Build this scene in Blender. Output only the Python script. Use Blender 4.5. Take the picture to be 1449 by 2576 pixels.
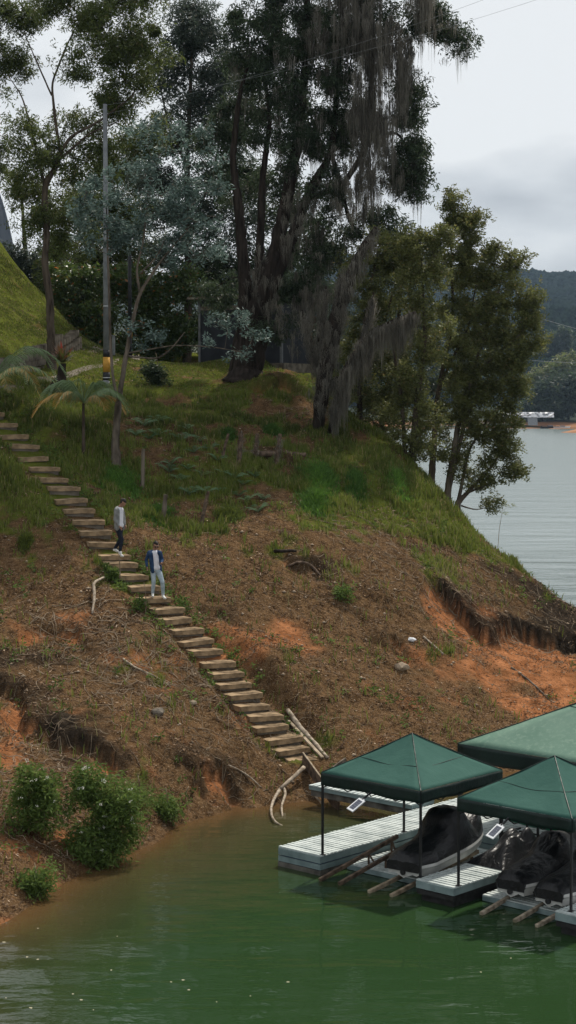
import bpy, bmesh, math, random, time
import numpy as np
from mathutils import Vector, Matrix, noise as mnoise
for o in list(bpy.data.objects): bpy.data.objects.remove(o)
T0 = time.time()
R = math.radians
SC = bpy.context.scene
COL = SC.collection
# ------------------------------------------------------------------ camera
F = 1770.0; YH = 405.0; HC = 10.5; PITCH = math.atan((512-YH)/F); K = 576/1449.0
cd = bpy.data.cameras.new('camera'); cam = bpy.data.objects.new('camera', cd); COL.objects.link(cam)
cam.location = (0, 0, HC); cam.rotation_euler = (R(90)-PITCH, 0, 0)
cd.sensor_fit = 'VERTICAL'; cd.sensor_height = 36; cd.lens = 36*F/1024
cd.clip_start = .5; cd.clip_end = 9000
SC.camera = cam
# ------------------------------------------------------------------ sky and sun
SUN_EL, SUN_AZ = 56, 28           # degrees; azimuth measured from +Y (ahead of the camera) to +X (right)
SC.view_settings.view_transform = 'Standard'; SC.view_settings.look = 'None'
SC.view_settings.exposure = 0; SC.view_settings.gamma = 1
W = bpy.data.worlds.new("World"); SC.world = W; W.use_nodes = True
nt = W.node_tree; nt.nodes.clear()
def wn(t, **k):
    n = nt.nodes.new(t)
    for a, b in k.items(): setattr(n, a, b)
    return n
sky = wn('ShaderNodeTexSky', sky_type='NISHITA', sun_disc=False, sun_elevation=R(SUN_EL), sun_rotation=R(SUN_AZ))
bg1 = wn('ShaderNodeBackground'); bg1.inputs[1].default_value = .1
nt.links.new(sky.outputs[0], bg1.inputs[0])
tc = wn('ShaderNodeTexCoord'); mp = wn('ShaderNodeMapping'); mp.inputs['Scale'].default_value = (1, 1, 2.6)
mp.inputs['Location'].default_value = (.35, .1, .22)
nt.links.new(tc.outputs['Generated'], mp.inputs[0])
nz = wn('ShaderNodeTexNoise'); nz.inputs['Scale'].default_value = 4.2; nz.inputs['Detail'].default_value = 7; nz.inputs['Roughness'].default_value = .48
nt.links.new(mp.outputs[0], nz.inputs['Vector'])
cr = wn('ShaderNodeValToRGB'); e = cr.color_ramp.elements
e[0].position = .36; e[0].color = (.46, .49, .53, 1); e[1].position = .56; e[1].color = (.90, .92, .93, 1)
e2 = cr.color_ramp.elements.new(.46); e2.color = (.68, .71, .74, 1)
nt.links.new(nz.outputs[0], cr.inputs[0])
bg2 = wn('ShaderNodeBackground'); bg2.inputs[1].default_value = .97
nt.links.new(cr.outputs[0], bg2.inputs[0])
mx = wn('ShaderNodeMixShader'); mx.inputs[0].default_value = .93
nt.links.new(bg1.outputs[0], mx.inputs[1]); nt.links.new(bg2.outputs[0], mx.inputs[2])
wo = wn('ShaderNodeOutputWorld'); nt.links.new(mx.outputs[0], wo.inputs[0])
ld = bpy.data.lights.new('sun', 'SUN'); ld.energy = 4.3; ld.angle = R(2.5); ld.color = (1, .93, .82)
sun = bpy.data.objects.new('sun', ld); COL.objects.link(sun)
sd = Vector((math.sin(R(SUN_AZ))*math.cos(R(SUN_EL)), math.cos(R(SUN_AZ))*math.cos(R(SUN_EL)), math.sin(R(SUN_EL))))
sun.rotation_euler = sd.to_track_quat('Z', 'Y').to_euler()
# ------------------------------------------------------------------ helpers
def ray(x, y):
    u = (x*K-288)/F; w = (512-y*K)/F
    return np.array([u, math.cos(PITCH)+w*math.sin(PITCH), -math.sin(PITCH)+w*math.cos(PITCH)])
def at(x, y, D):
    d = ray(x, y); return np.array([0, 0, HC])+d*(D/d[1])
def atz(x, y, z):
    d = ray(x, y); return np.array([0, 0, HC])+d*((z-HC)/d[2])
def tag(o, label=None, cat=None, group=None, kind=None):
    if label: o['label'] = label
    if cat: o['category'] = cat
    if group: o['group'] = group
    if kind: o['kind'] = kind
    return o
def empty(name, loc, label, cat, group=None):
    o = bpy.data.objects.new(name, None); COL.objects.link(o); o.location = loc; o.empty_display_size = .2
    bpy.context.view_layer.update()
    return tag(o, label, cat, group)
def link(name, me, mat=None, parent=None):
    o = bpy.data.objects.new(name, me); COL.objects.link(o)
    if mat is not None:
        me.materials.clear()
        for m in (mat if isinstance(mat, (list, tuple)) else [mat]): me.materials.append(m)
    if parent is not None:
        o.parent = parent
        l = parent.location
        M = Matrix.Translation(l) @ parent.rotation_euler.to_matrix().to_4x4()
        o.matrix_parent_inverse = M.inverted()
    return o
def npmesh(name, V, Fc, smooth=False, attrs=None):
    V = np.asarray(V, np.float32); Fc = np.asarray(Fc, np.int32)
    me = bpy.data.meshes.new(name); n, k = Fc.shape
    me.vertices.add(len(V)); me.vertices.foreach_set('co', V.ravel())
    me.loops.add(n*k); me.loops.foreach_set('vertex_index', Fc.ravel())
    me.polygons.add(n); me.polygons.foreach_set('loop_start', np.arange(0, n*k, k, dtype=np.int32))
    me.polygons.foreach_set('loop_total', np.full(n, k, np.int32))
    me.update(calc_edges=True)
    if smooth: me.polygons.foreach_set('use_smooth', np.ones(n, bool))
    if attrs:
        for an, av in attrs.items():
            av = np.asarray(av, np.float32)
            if av.ndim == 1:
                a = me.attributes.new(an, 'FLOAT', 'POINT'); a.data.foreach_set('value', av)
            else:
                a = me.attributes.new(an, 'FLOAT_VECTOR', 'POINT'); a.data.foreach_set('vector', av.ravel())
    return me
class MB:
    """collects quads / tris shapes of one mesh"""
    def __init__(s): s.v = []; s.f = []
    def add(s, vs, fs):
        b = len(s.v); s.v += [tuple(map(float, p)) for p in vs]; s.f += [tuple(b+i for i in f) for f in fs]; return s
    def box(s, c, size, rz=0, M=None):
        x, y, z = [q/2 for q in size]
        P = np.array([[-x,-y,-z],[x,-y,-z],[x,y,-z],[-x,y,-z],[-x,-y,z],[x,-y,z],[x,y,z],[-x,y,z]])
        if M is not None: P = P @ np.array(M).T
        elif rz:
            c_, s_ = math.cos(rz), math.sin(rz); P = P @ np.array([[c_, s_, 0], [-s_, c_, 0], [0, 0, 1]])
        return s.add(P+np.array(c), [(0,3,2,1),(4,5,6,7),(0,1,5,4),(1,2,6,5),(2,3,7,6),(3,0,4,7)])
    def beam(s, a, b, w, h, up=(0,0,1)):
        a = np.array(a, float); b = np.array(b, float); d = b-a; L = np.linalg.norm(d); d /= L
        sx = np.cross(d, up); sx /= np.linalg.norm(sx); u = np.cross(sx, d)
        M = np.stack([sx, d, u], 1)
        return s.box((a+b)/2, (w, L, h), M=M)
    def tube(s, pts, rad, n=8, cap=True):
        pts = [np.array(p, float) for p in pts]
        if not hasattr(rad, '__len__'): rad = [rad]*len(pts)
        vs = []; fs = []
        ref = None
        for i, p in enumerate(pts):
            d = pts[min(i+1, len(pts)-1)]-pts[max(i-1, 0)]; d /= (np.linalg.norm(d)+1e-9)
            if ref is None: ref = np.array([1., 0, 0]) if abs(d[0]) < .8 else np.array([0, 1., 0])
            a = np.cross(d, ref); a /= np.linalg.norm(a); b = np.cross(d, a); ref = np.cross(a, d)*1.0; ref = np.cross(b, d) if False else ref
            for k in range(n):
                t = 2*math.pi*k/n; vs.append(p+(a*math.cos(t)+b*math.sin(t))*rad[i])
        for i in range(len(pts)-1):
            for k in range(n):
                fs.append((i*n+k, i*n+(k+1)%n, (i+1)*n+(k+1)%n, (i+1)*n+k))
        if cap:
            fs.append(tuple(range(n))[::-1]); fs.append(tuple((len(pts)-1)*n+k for k in range(n)))
        return s.add(vs, fs)
    def build(s, name, mat, parent=None, smooth=False, bevel=0):
        me = bpy.data.meshes.new(name); me.from_pydata(s.v, [], s.f)
        bm = bmesh.new(); bm.from_mesh(me); bmesh.ops.recalc_face_normals(bm, faces=bm.faces)
        if bevel: bmesh.ops.bevel(bm, geom=bm.edges[:], offset=bevel, segments=1, affect='EDGES')
        bm.to_mesh(me); bm.free()
        if smooth:
            me.polygons.foreach_set('use_smooth', np.ones(len(me.polygons), bool))
        return link(name, me, mat, parent)
# numpy value noise -------------------------------------------------
_rs = np.random.RandomState(7); _T = _rs.rand(256, 256).astype(np.float64)
def vnoise(x, y):
    xi = np.floor(x).astype(int); yi = np.floor(y).astype(int); xf = x-xi; yf = y-yi
    xf = xf*xf*(3-2*xf); yf = yf*yf*(3-2*yf)
    g = lambda a, b: _T[a & 255, b & 255]
    return (g(xi, yi)*(1-xf)+g(xi+1, yi)*xf)*(1-yf)+(g(xi, yi+1)*(1-xf)+g(xi+1, yi+1)*xf)*yf
def fbm(x, y, oct=4, lac=2.03, gain=.5):
    s = 0; a = 1; t = 0
    for i in range(oct):
        s = s+a*vnoise(x+17.3*i, y+9.1*i); t += a; a *= gain; x = x*lac; y = y*lac
    return s/t-.5
def sstep(a, b, x):
    t = np.clip((x-a)/(b-a), 0, 1); return t*t*(3-2*t)
# ------------------------------------------------------------------ materials
def mat(name, rough=.8, spec=.3):
    m = bpy.data.materials.new(name); m.use_nodes = True
    n = m.node_tree.nodes; p = n['Principled BSDF']; p.inputs['Roughness'].default_value = rough
    p.inputs['Specular IOR Level'].default_value = spec
    return m, m.node_tree, p
def noisy(name, c1, c2, scale=8, rough=.8, spec=.3, bump=0, detail=5, stretch=None, bscale=None, pos=(.35, .65), metallic=0):
    m, t, p = mat(name, rough, spec); N = t.nodes; L = t.links
    tc = N.new('ShaderNodeTexCoord'); mp = N.new('ShaderNodeMapping'); L.new(tc.outputs['Object'], mp.inputs[0])
    if stretch: mp.inputs['Scale'].default_value = stretch
    nz = N.new('ShaderNodeTexNoise'); nz.inputs['Scale'].default_value = scale; nz.inputs['Detail'].default_value = detail
    L.new(mp.outputs[0], nz.inputs['Vector'])
    cr = N.new('ShaderNodeValToRGB'); e = cr.color_ramp.elements
    e[0].position, e[1].position = pos; e[0].color = (*c1, 1); e[1].color = (*c2, 1)
    L.new(nz.outputs[0], cr.inputs[0]); L.new(cr.outputs[0], p.inputs['Base Color'])
    p.inputs['Metallic'].default_value = metallic
    if bump:
        b = N.new('ShaderNodeBump'); b.inputs['Strength'].default_value = 1; b.inputs['Distance'].default_value = bump
        if bscale:
            n2 = N.new('ShaderNodeTexNoise'); n2.inputs['Scale'].default_value = bscale; n2.inputs['Detail'].default_value = 4
            L.new(mp.outputs[0], n2.inputs['Vector']); L.new(n2.outputs[0], b.inputs['Height'])
        else: L.new(nz.outputs[0], b.inputs['Height'])
        L.new(b.outputs[0], p.inputs['Normal'])
    return m
def leafmat(name, ca, cb, cc=None, trans=.35, rough=.55, spec=.25, tscale=1.6):
    """colour from the per-leaf attribute 'tone'"""
    m = bpy.data.materials.new(name); m.use_nodes = True; t = m.node_tree; N = t.nodes; L = t.links
    p = N['Principled BSDF']; p.inputs['Roughness'].default_value = rough; p.inputs['Specular IOR Level'].default_value = spec
    at_ = N.new('ShaderNodeAttribute'); at_.attribute_name = 'tone'
    cr = N.new('ShaderNodeValToRGB'); e = cr.color_ramp.elements
    e[0].position = 0; e[0].color = (*ca, 1); e[1].position = .85; e[1].color = (*cb, 1)
    q = e.new(1.0); q.color = (*(cc or cb), 1)
    L.new(at_.outputs['Fac'], cr.inputs[0]); L.new(cr.outputs[0], p.inputs['Base Color'])
    tr = N.new('ShaderNodeBsdfTranslucent')
    hs = N.new('ShaderNodeHueSaturation'); hs.inputs['Value'].default_value = tscale; hs.inputs['Hue'].default_value = .49
    L.new(cr.outputs[0], hs.inputs['Color']); L.new(hs.outputs[0], tr.inputs[0])
    mxs = N.new('ShaderNodeMixShader'); mxs.inputs[0].default_value = trans
    L.new(p.outputs[0], mxs.inputs[1]); L.new(tr.outputs[0], mxs.inputs[2])
    L.new(mxs.outputs[0], N['Material Output'].inputs['Surface'])
    return m
M = {}
M['bark'] = noisy('bark', (.03, .022, .016), (.10, .078, .058), 6, .9, .15, .02, stretch=(1, 1, .25))
M['bark_grey'] = noisy('bark_grey', (.05, .04, .03), (.17, .14, .11), 5, .9, .15, .015, stretch=(1, 1, .3))
M['bark_dark'] = noisy('bark_dark', (.012, .009, .007), (.042, .033, .027), 5, .95, .1, .03, stretch=(1.5, 1.5, .2))
M['drywood'] = noisy('drywood', (.18, .14, .10), (.42, .35, .27), 9, .85, .2, .006, stretch=(1, 1, 1))
M['twig'] = noisy('twig', (.11, .08, .052), (.33, .26, .185), 3, .9, .1)
M['plank'] = noisy('plank', (.16, .12, .08), (.40, .32, .23), 5, .85, .2, .004)
M['oldwood'] = noisy('oldwood', (.05, .035, .025), (.17, .12, .085), 7, .9, .15, .006)
M['concrete'] = noisy('concrete', (.16, .13, .095), (.34, .29, .22), 3.5, .9, .2, .01, bscale=14)
M['stepc'] = noisy('step_concrete', (.085, .058, .034), (.33, .235, .14), 2.6, .95, .15, .012, bscale=18, pos=(.38, .62))
M['block'] = noisy('block', (.08, .065, .05), (.21, .18, .145), 3, .9, .2, .015, bscale=16)
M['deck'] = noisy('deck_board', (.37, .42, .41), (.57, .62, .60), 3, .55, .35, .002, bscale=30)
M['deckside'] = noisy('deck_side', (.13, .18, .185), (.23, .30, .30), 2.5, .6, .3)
M['deckdark'] = noisy('deck_beam_gap_shade', (.05, .045, .04), (.16, .15, .13), 3, .85, .2)
M['float'] = noisy('float_blue', (.01, .03, .10), (.02, .05, .16), 3, .4, .4)
M['metal'] = noisy('post_metal', (.008, .008, .009), (.02, .02, .022), 6, .45, .4)
M['canopy'] = None
# ------------------------------------------------------------------ terrain
# control points of the ground: (x, y in the survey picture, distance D or None = at water level, grass, orange, dark)
CP = [
 (-300,2600,None,0,.4,0),(0,2330,None,0,.7,0),(100,2262,None,0,.4,0),(210,2195,None,0,.3,0),(300,2150,None,0,.2,.1),(400,2088,None,.1,.2,.1),(540,2050,None,.1,.35,.1),
 (640,2032,None,.15,.1,.3),(800,2012,None,.3,0,.3),(950,1995,None,.2,0,.3),(1120,1970,None,.1,.1,.2),(1290,1940,None,.1,.3,.1),(1449,1905,None,0,.6,0),(1700,1850,None,0,1,0),
 (0,2100,39.3,0,.5,.1),(0,1900,44.2,0,.75,.1),(0,1700,48.5,.05,.25,.5),(0,1500,54,.15,.2,.1),(0,1350,57.5,.35,0,.1),(0,1250,60,.8,0,0),(0,1150,62,.9,0,0),(0,1085,63.6,.9,0,0),
 (150,2000,41.8,0,.3,.3),(200,1850,45.2,.1,.15,.5),(250,1700,48.8,.1,.2,.3),(200,1550,52.5,.1,.5,.1),(150,1400,56,.5,0,.1),(100,1250,59.5,.85,0,0),
 (350,2000,43,.1,.4,.2),(400,1850,46.3,0,.3,.4),(450,1700,49.6,.05,.3,.2),(330,1560,52.3,.2,.35,.1),(380,1620,51,.1,.4,.1),
 (550,1950,46.2,0,.35,.2),(600,1850,48,.0,.3,.2),(700,1950,47,.25,.1,.2),(760,1915,48.2,.3,.1,.1),
 (270,1430,55.3,.6,0,0),(390,1520,54.4,.4,0,.1),(500,1600,52.2,.0,.5,0),
 (700,1800,49.6,0,.25,.1),(850,1880,49.3,.1,.1,.2),(1000,1840,50.8,0,.1,.2),(1000,1930,49,.05,.1,.3),(1200,1850,52,0,.3,.1),(1449,1780,55.5,0,1,0),(1700,1700,60,0,1,0),
 (700,1600,53.5,.05,.75,0),(900,1700,53,0,.3,.1),(1100,1700,55,0,.35,.1),(1300,1700,57,0,.85,0),(1449,1650,59.5,0,1,0),
 (600,1450,57,.25,.1,.1),(800,1500,57,.1,.2,.2),(1000,1550,57.5,.1,.15,.2),(1200,1560,60,.1,.9,.1),(1400,1590,62.5,0,.4,.6),(1449,1560,64.5,0,.1,1),
 (500,1300,61,.55,0,.2),(700,1350,60,.4,0,.2),(900,1400,60,.3,.0,.2),(1100,1440,61.5,.35,.2,.3),(1300,1480,63.5,.25,.1,.6),(1449,1537,66,0,0,1),
 (350,1250,62.5,.8,0,0),(500,1150,66,.55,0,.1),(700,1200,65.5,.6,0,.1),(900,1250,65,.8,0,0),(1100,1300,66,.8,0,0),(1250,1385,66.5,.5,0,.2),(1155,1278,68.5,.9,0,0),
 (200,1150,64,.9,0,0),(350,1080,68,.6,0,0),(550,1030,73,.7,0,0),(700,1060,72,.45,0,.2),(850,1100,71.5,.55,0,.1),(1000,1150,71,.9,0,0),(1060,1182,71.8,.95,0,0),
 (70,1030,66.5,1,0,0),(200,1010,70,1,0,0),(400,960,76.5,1,0,0),(600,955,79.5,.5,0,.35),(760,948,78.5,.8,0,0),(830,995,76.5,.9,0,0),(900,1052,75,.95,0,0),
 (0,985,70,1,0,0),(60,968,72.5,1,0,0),(130,950,76,1,0,0),(268,950,77,1,0,0),(330,910,88,1,0,0),(500,915,83,1,0,0),(700,925,83,.8,0,0),(220,890,92,1,0,0),(400,890,96,1,0,0),
]
WP = [  # world points beyond the picture (x, y, z, grass, orange, dark)
 (-7,31,-.9,0,0,0),(-3.5,36.5,-1.1,0,0,0),(0,41,-1.3,0,0,0),(4,43,-1.6,0,0,0),(9,46,-1.6,0,0,0),(-1,30,-3,0,0,0),(6,34,-3,0,0,0),(14,42,-3,0,0,0),(-14,30,1,0,.3,0),(-20,32,3,.3,.2,0),
 (-20,45,6.5,.5,.2,0),(-14,42,3.9,.2,.3,0),(-22,60,13,1,0,0),(-30,50,13,1,0,0),(-35,75,21,1,0,0),
 (-20,84,21.5,1,0,0),(-24,92,24,1,0,0),(-19,100,18,1,0,0),
 (-5,108,12.6,1,0,0),(4,100,11.4,1,0,0),(-10,125,12,1,0,0),(10,120,6,1,0,0),(-30,120,21,1,0,0),
 (20,57,-.9,0,1,0),(26,58,-2.4,0,0,0),(32,64,-3,0,0,0),(16,52,-1.6,0,0,0),(38,90,-4,0,0,0),(30,110,-4,0,0,0),(22,125,-3,0,0,0),(38,50,-4,0,0,0),(38,125,-4,0,0,0),(18,100,-2,0,0,0),(24,84,-3,0,0,0),
]
for (x, y, D) in [(1600,1640,66),(1449,1540,66),(1350,1465,66.3),(1250,1388,66.5),(1155,1280,68.5),(1060,1187,71.8),(980,1120,73.5),(900,1060,75),(830,1000,76.5)]:
    for dD, dz in ((2, .7), (5, 2.6), (9, 5.2), (15, 8)):
        q = at(x, y, D+dD); WP.append((q[0], q[1], max(q[2]-dz, -2.5), .7, .1, .1))
for (x, y, D) in [(-60,520,95),(0,608,93),(60,692,91.5),(120,752,90),(195,838,88.5)]:
    q = at(x, y, D); WP.append((q[0], q[1], q[2], 1, 0, 0))
    q = at(x, y, D+7); WP.append((q[0], q[1], q[2]-2.6, 1, 0, 0))
for (x, y, D) in [(0,870,76.5),(0,780,81),(60,860,79),(60,800,83),(130,850,83),(-100,800,78),(-100,650,86)]:
    q = at(x, y, D); WP.append((q[0], q[1], q[2], 1, 0, 0))
P_, Z_, A_ = [], [], []
for (x, y, D, g, o_, k) in CP:
    p = atz(x, y, 0) if D is None else at(x, y, D)
    P_.append(p[:2]); Z_.append(p[2]); A_.append((g, o_, k))
for (x, y, z, g, o_, k) in WP: P_.append((x, y)); Z_.append(z); A_.append((g, o_, k))
P_ = np.array(P_); Z_ = np.array(Z_); A_ = np.array(A_)
def tps_fit(P, Zv, lam):
    n = len(P); r = np.linalg.norm(P[:, None]-P[None], axis=2)
    Kk = np.where(r > 0, r*r*np.log(r+1e-12), 0)+np.eye(n)*lam
    Q = np.hstack([np.ones((n, 1)), P]); A = np.zeros((n+3, n+3)); A[:n, :n] = Kk; A[:n, n:] = Q; A[n:, :n] = Q.T
    return np.linalg.solve(A, np.vstack([Zv.reshape(n, -1), np.zeros((3, Zv.reshape(n, -1).shape[1]))]))
wz = tps_fit(P_, Z_, .6)
def tps_eval(X, Y, w):
    out = np.zeros((X.size, w.shape[1])); xs = X.ravel(); ys = Y.ravel(); n = len(P_)
    for s in range(0, X.size, 20000):
        a = xs[s:s+20000, None]-P_[None, :, 0]; b = ys[s:s+20000, None]-P_[None, :, 1]
        r2 = a*a+b*b; out[s:s+20000] = (.5*r2*np.log(r2+1e-12)) @ w[:n]+w[n]+np.outer(xs[s:s+20000], w[n+1])+np.outer(ys[s:s+20000], w[n+2])
    return out.reshape(X.shape+(w.shape[1],))
def shep(X, Y, A):
    xs = X.ravel(); ys = Y.ravel(); out = np.zeros((X.size, A.shape[1]))
    for s in range(0, X.size, 20000):
        a = xs[s:s+20000, None]-P_[None, :, 0]; b = ys[s:s+20000, None]-P_[None, :, 1]
        w = 1/(a*a+b*b+.25)**2; out[s:s+20000] = (w @ A)/w.sum(1, keepdims=True)
    return out.reshape(X.shape+(A.shape[1],))
def polydist_(X, Y, L):
    best = np.full(X.shape, 1e9); side = np.zeros(X.shape); zz = np.zeros(X.shape); par = np.zeros(X.shape)
    for i in range(len(L)-1):
        a = L[i][:2]; b = L[i+1][:2]; d = b-a; t = np.clip(((X-a[0])*d[0]+(Y-a[1])*d[1])/(d@d), 0, 1)
        px = X-(a[0]+t*d[0]); py = Y-(a[1]+t*d[1]); r = np.hypot(px, py); s = np.sign(d[0]*py-d[1]*px); m = r < best
        best = np.where(m, r, best); side = np.where(m, s, side); par = np.where(m, i+t, par); zz = np.where(m, L[i][2]+(L[i+1][2]-L[i][2])*t, zz)
    return best, side, zz, par
gx = np.concatenate([np.arange(-40, -14, .5), np.arange(-14, 20, .1), np.arange(20, 40.1, .5)])
gy = np.concatenate([np.arange(29, 33, .25), np.arange(33, 70, .1), np.arange(70, 90, .16), np.arange(90, 126, .6)])
GX, GY = np.meshgrid(gx, gy)
# coarse evaluation then interpolation for speed
cx = np.arange(-41, 42, .5); cy = np.arange(28, 128, .5); CX, CY = np.meshgrid(cx, cy)
cz = tps_eval(CX, CY, wz)[..., 0]; ca = shep(CX, CY, A_)
def bil(G, gx0, gy0, st, X, Y):
    i = np.clip((X-gx0)/st, 0, G.shape[1]-1.001); j = np.clip((Y-gy0)/st, 0, G.shape[0]-1.001)
    i0 = i.astype(int); j0 = j.astype(int); fi = i-i0; fj = j-j0
    if G.ndim == 3: fi = fi[..., None]; fj = fj[..., None]
    return (G[j0, i0]*(1-fi)+G[j0, i0+1]*fi)*(1-fj)+(G[j0+1, i0]*(1-fi)+G[j0+1, i0+1]*fi)*fj
GZ = bil(cz, -41, 28, .5, GX, GY); GA = bil(ca, -41, 28, .5, GX, GY)
RDG = np.array([at(*q) for q in [(760,950,79),(830,998,76.8),(900,1056,75.2),(980,1117,73.6),(1060,1184,72),(1155,1279,68.8),(1250,1387,66.8),(1350,1463,66.4),(1449,1538,66.2),(1600,1640,66.2),(1900,1850,66.2)]]); RDG = np.vstack([[2.2, 114., 10.3], RDG])
rd, rsd, rz_, rp_ = polydist_(GX, GY, RDG)
beyond = np.where((rsd > 0), rd, 0)*(rp_ < 10.98)
GZ = np.where(beyond > 0, np.minimum(GZ, rz_-.10*beyond-.16*beyond**2+.05), GZ); GZ = np.maximum(GZ, -4)
GZ0 = GZ.copy()
# the stair line, bottom to top: (x, y picture, D)
STL = [(770,1912,48.3),(640,1775,50.2),(540,1655,51.9),(440,1545,53.4),(352,1460,54.9),(290,1400,56.2),(230,1320,57.8),(155,1222,60.2),(65,1122,63.0),(10,1066,65.0),(-60,1010,67.0)]
STP = np.array([at(*s) for s in STL])
def polydist(X, Y, L):
    """distance, signed side, z along, param to an XY(Z) polyline"""
    best = np.full(X.shape, 1e9); side = np.zeros(X.shape); zz = np.zeros(X.shape); par = np.zeros(X.shape)
    for i in range(len(L)-1):
        a = L[i][:2]; b = L[i+1][:2]; d = b-a; l2 = d@d
        t = np.clip(((X-a[0])*d[0]+(Y-a[1])*d[1])/l2, 0, 1)
        px = X-(a[0]+t*d[0]); py = Y-(a[1]+t*d[1]); r = np.hypot(px, py)
        s = np.sign(d[0]*py-d[1]*px); m = r < best
        best = np.where(m, r, best); side = np.where(m, s, side); par = np.where(m, i+t, par)
        if len(L[i]) > 2: zz = np.where(m, L[i][2]+(L[i+1][2]-L[i][2])*t, zz)
    return best, side, zz, par
# erosion ledges: line in the picture, height of the drop, reach below
LEDGE = [([(-40,1690,48.8),(60,1725,48.0),(100,1800,46.6),(180,1850,45.6),(280,1885,45.0),(350,1915,44.5)],.45,1.8,.6),
 ([(430,1960,45.4),(500,1935,46.2),(560,1925,46.5),(640,1945,46.4)],.4,1.3,.5),
 ([(1080,1440,61.3),(1160,1510,60.8),(1230,1590,60.2),(1320,1620,61.4),(1449,1610,63),(1600,1640,66)],.7,3.0,.8),
 ([(690,1420,58.8),(790,1440,58.6),(830,1480,57.8)],.35,1.2,.6),
 ([(480,1545,54.3),(560,1570,54.6),(640,1600,54.0)],.25,1.2,.3),
 ([(600,1150,67.5),(700,1150,67.6),(770,1165,67.3)],.45,1.2,.5),
 ([(400,1300,60.9),(500,1310,60.8),(590,1300,61.4)],.35,1.2,.4),
 ([(640,975,76.5),(720,1000,75.3),(760,1030,74.2)],.5,1.6,.6),
 ([(900,1600,56.2),(1000,1640,55.8),(1060,1670,55.2)],.3,1.5,.2),
 ([(60,1560,52.0),(180,1590,51.6),(300,1650,50.3)],.25,1.4,.2)]
lip = np.zeros(GX.shape); below = np.zeros(GX.shape)
wob = fbm(GX*.9, GY*.9, 4)*1.3+fbm(GX*3.3, GY*3.3, 3)*.55
for (pl, h, reach, dk) in LEDGE:
    L = np.array([at(*q) for q in pl])
    d, s, _, par = polydist(GX, GY, L)
    n = len(pl)-1; endf = sstep(0, .5, par)*sstep(0, .5, n-par)
    sd_ = -d*s*1.0
    # make positive = downhill (towards the water): compare with the gradient of the fit
    mid = L[len(L)//2]; dd = L[len(L)//2]-L[len(L)//2-1]; nrm = np.array([dd[1], -dd[0]]); nrm /= np.linalg.norm(nrm)
    z1 = bil(cz, -41, 28, .5, np.array([mid[0]+nrm[0]]), np.array([mid[1]+nrm[1]]))[0]; z2 = bil(cz, -41, 28, .5, np.array([mid[0]-nrm[0]]), np.array([mid[1]-nrm[1]]))[0]
    if z1 > z2: sd_ = -sd_
    q = sd_+wob*1.5
    near = (d < reach*2.2)
    drop = h*sstep(-.05, .26, q)*(1-sstep(.3, reach, q))*endf*near
    rise = h*.35*sstep(-1.4, -.02, q)*(1-sstep(0, .16, q))*endf*near
    GZ = GZ-drop*.8+rise*.5
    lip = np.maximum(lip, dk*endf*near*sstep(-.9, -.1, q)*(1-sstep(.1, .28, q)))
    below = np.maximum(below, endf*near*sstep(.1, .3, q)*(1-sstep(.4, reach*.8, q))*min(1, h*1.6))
land = sstep(-.15, .5, GZ)
lawn = sstep(70, 77, GY)
GZ = GZ+land*(fbm(GX*.35, GY*.35, 3)*.55*(1-.75*lawn)+fbm(GX*1.7, GY*1.7, 3)*.22*(1-.6*GA[..., 0])+fbm(GX*5.5, GY*5.5, 2)*.10*(1-.5*GA[..., 0]))
# cut for the stair, and the grass bank to its left
ds, ss, zs, ps = polydist(GX, GY, STP)
sleft = ds*ss
msk = (1-sstep(.75, 1.5, ds))*(ps > 0.01)*(ps < len(STL)-1.01)
GZ = GZ*(1-msk)+(zs-.24+.16*np.clip(fbm(GX*2.5, GY*2.5, 3)*2, -1, 1)*sstep(.25, .55, ds))*msk
hz_ = GZ
def HZ(x, y):
    """ground height at world x, y"""
    x = np.atleast_1d(np.asarray(x, float)); y = np.atleast_1d(np.asarray(y, float))
    i = np.clip(np.searchsorted(gx, x)-1, 0, len(gx)-2); j = np.clip(np.searchsorted(gy, y)-1, 0, len(gy)-2)
    fx = np.clip((x-gx[i])/(gx[i+1]-gx[i]), 0, 1); fy = np.clip((y-gy[j])/(gy[j+1]-gy[j]), 0, 1)
    return (GZ[j, i]*(1-fx)+GZ[j, i+1]*fx)*(1-fy)+(GZ[j+1, i]*(1-fx)+GZ[j+1, i+1]*fx)*fy
def G(x, y, dmin=34):
    """the ground point seen at picture point x, y"""
    D = np.arange(dmin, 120, .05); d = ray(x, y); p = np.array([0, 0, HC])[None]+d[None]*(D/d[1])[:, None]
    h = np.maximum(HZ(p[:, 0], p[:, 1]), 0); k = np.argmax(p[:, 2] <= h+.01)
    if p[k, 2] > h[k]+.3: return p[-1]
    return p[k]
# how the surface is made up: grass, orange clay, dark humus
nn = fbm(GX*.6+5, GY*.6, 4)
g_ = sstep(.42, .70, GA[..., 0]*.95+nn*1.1+fbm(GX*2.2, GY*2.2, 4)*.9)
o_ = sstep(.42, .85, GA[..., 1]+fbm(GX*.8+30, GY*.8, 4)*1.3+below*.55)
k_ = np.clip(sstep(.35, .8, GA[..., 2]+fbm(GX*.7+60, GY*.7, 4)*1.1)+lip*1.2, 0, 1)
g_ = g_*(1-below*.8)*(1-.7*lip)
nyx = GX.shape
idx = np.arange(GX.size).reshape(nyx)
FQ = np.stack([idx[:-1, :-1], idx[:-1, 1:], idx[1:, 1:], idx[1:, :-1]], -1).reshape(-1, 4)
me = npmesh('ground', np.stack([GX, GY, GZ], -1).reshape(-1, 3), FQ, True, {'mixes': np.stack([g_, o_, k_], -1).reshape(-1, 3)})
gm, t, p = mat('hillside', 1, 0); N = t.nodes; L = t.links
def nn_(t_, **k):
    n = N.new(t_)
    for a, b in k.items(): setattr(n, a, b)
    return n
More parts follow.
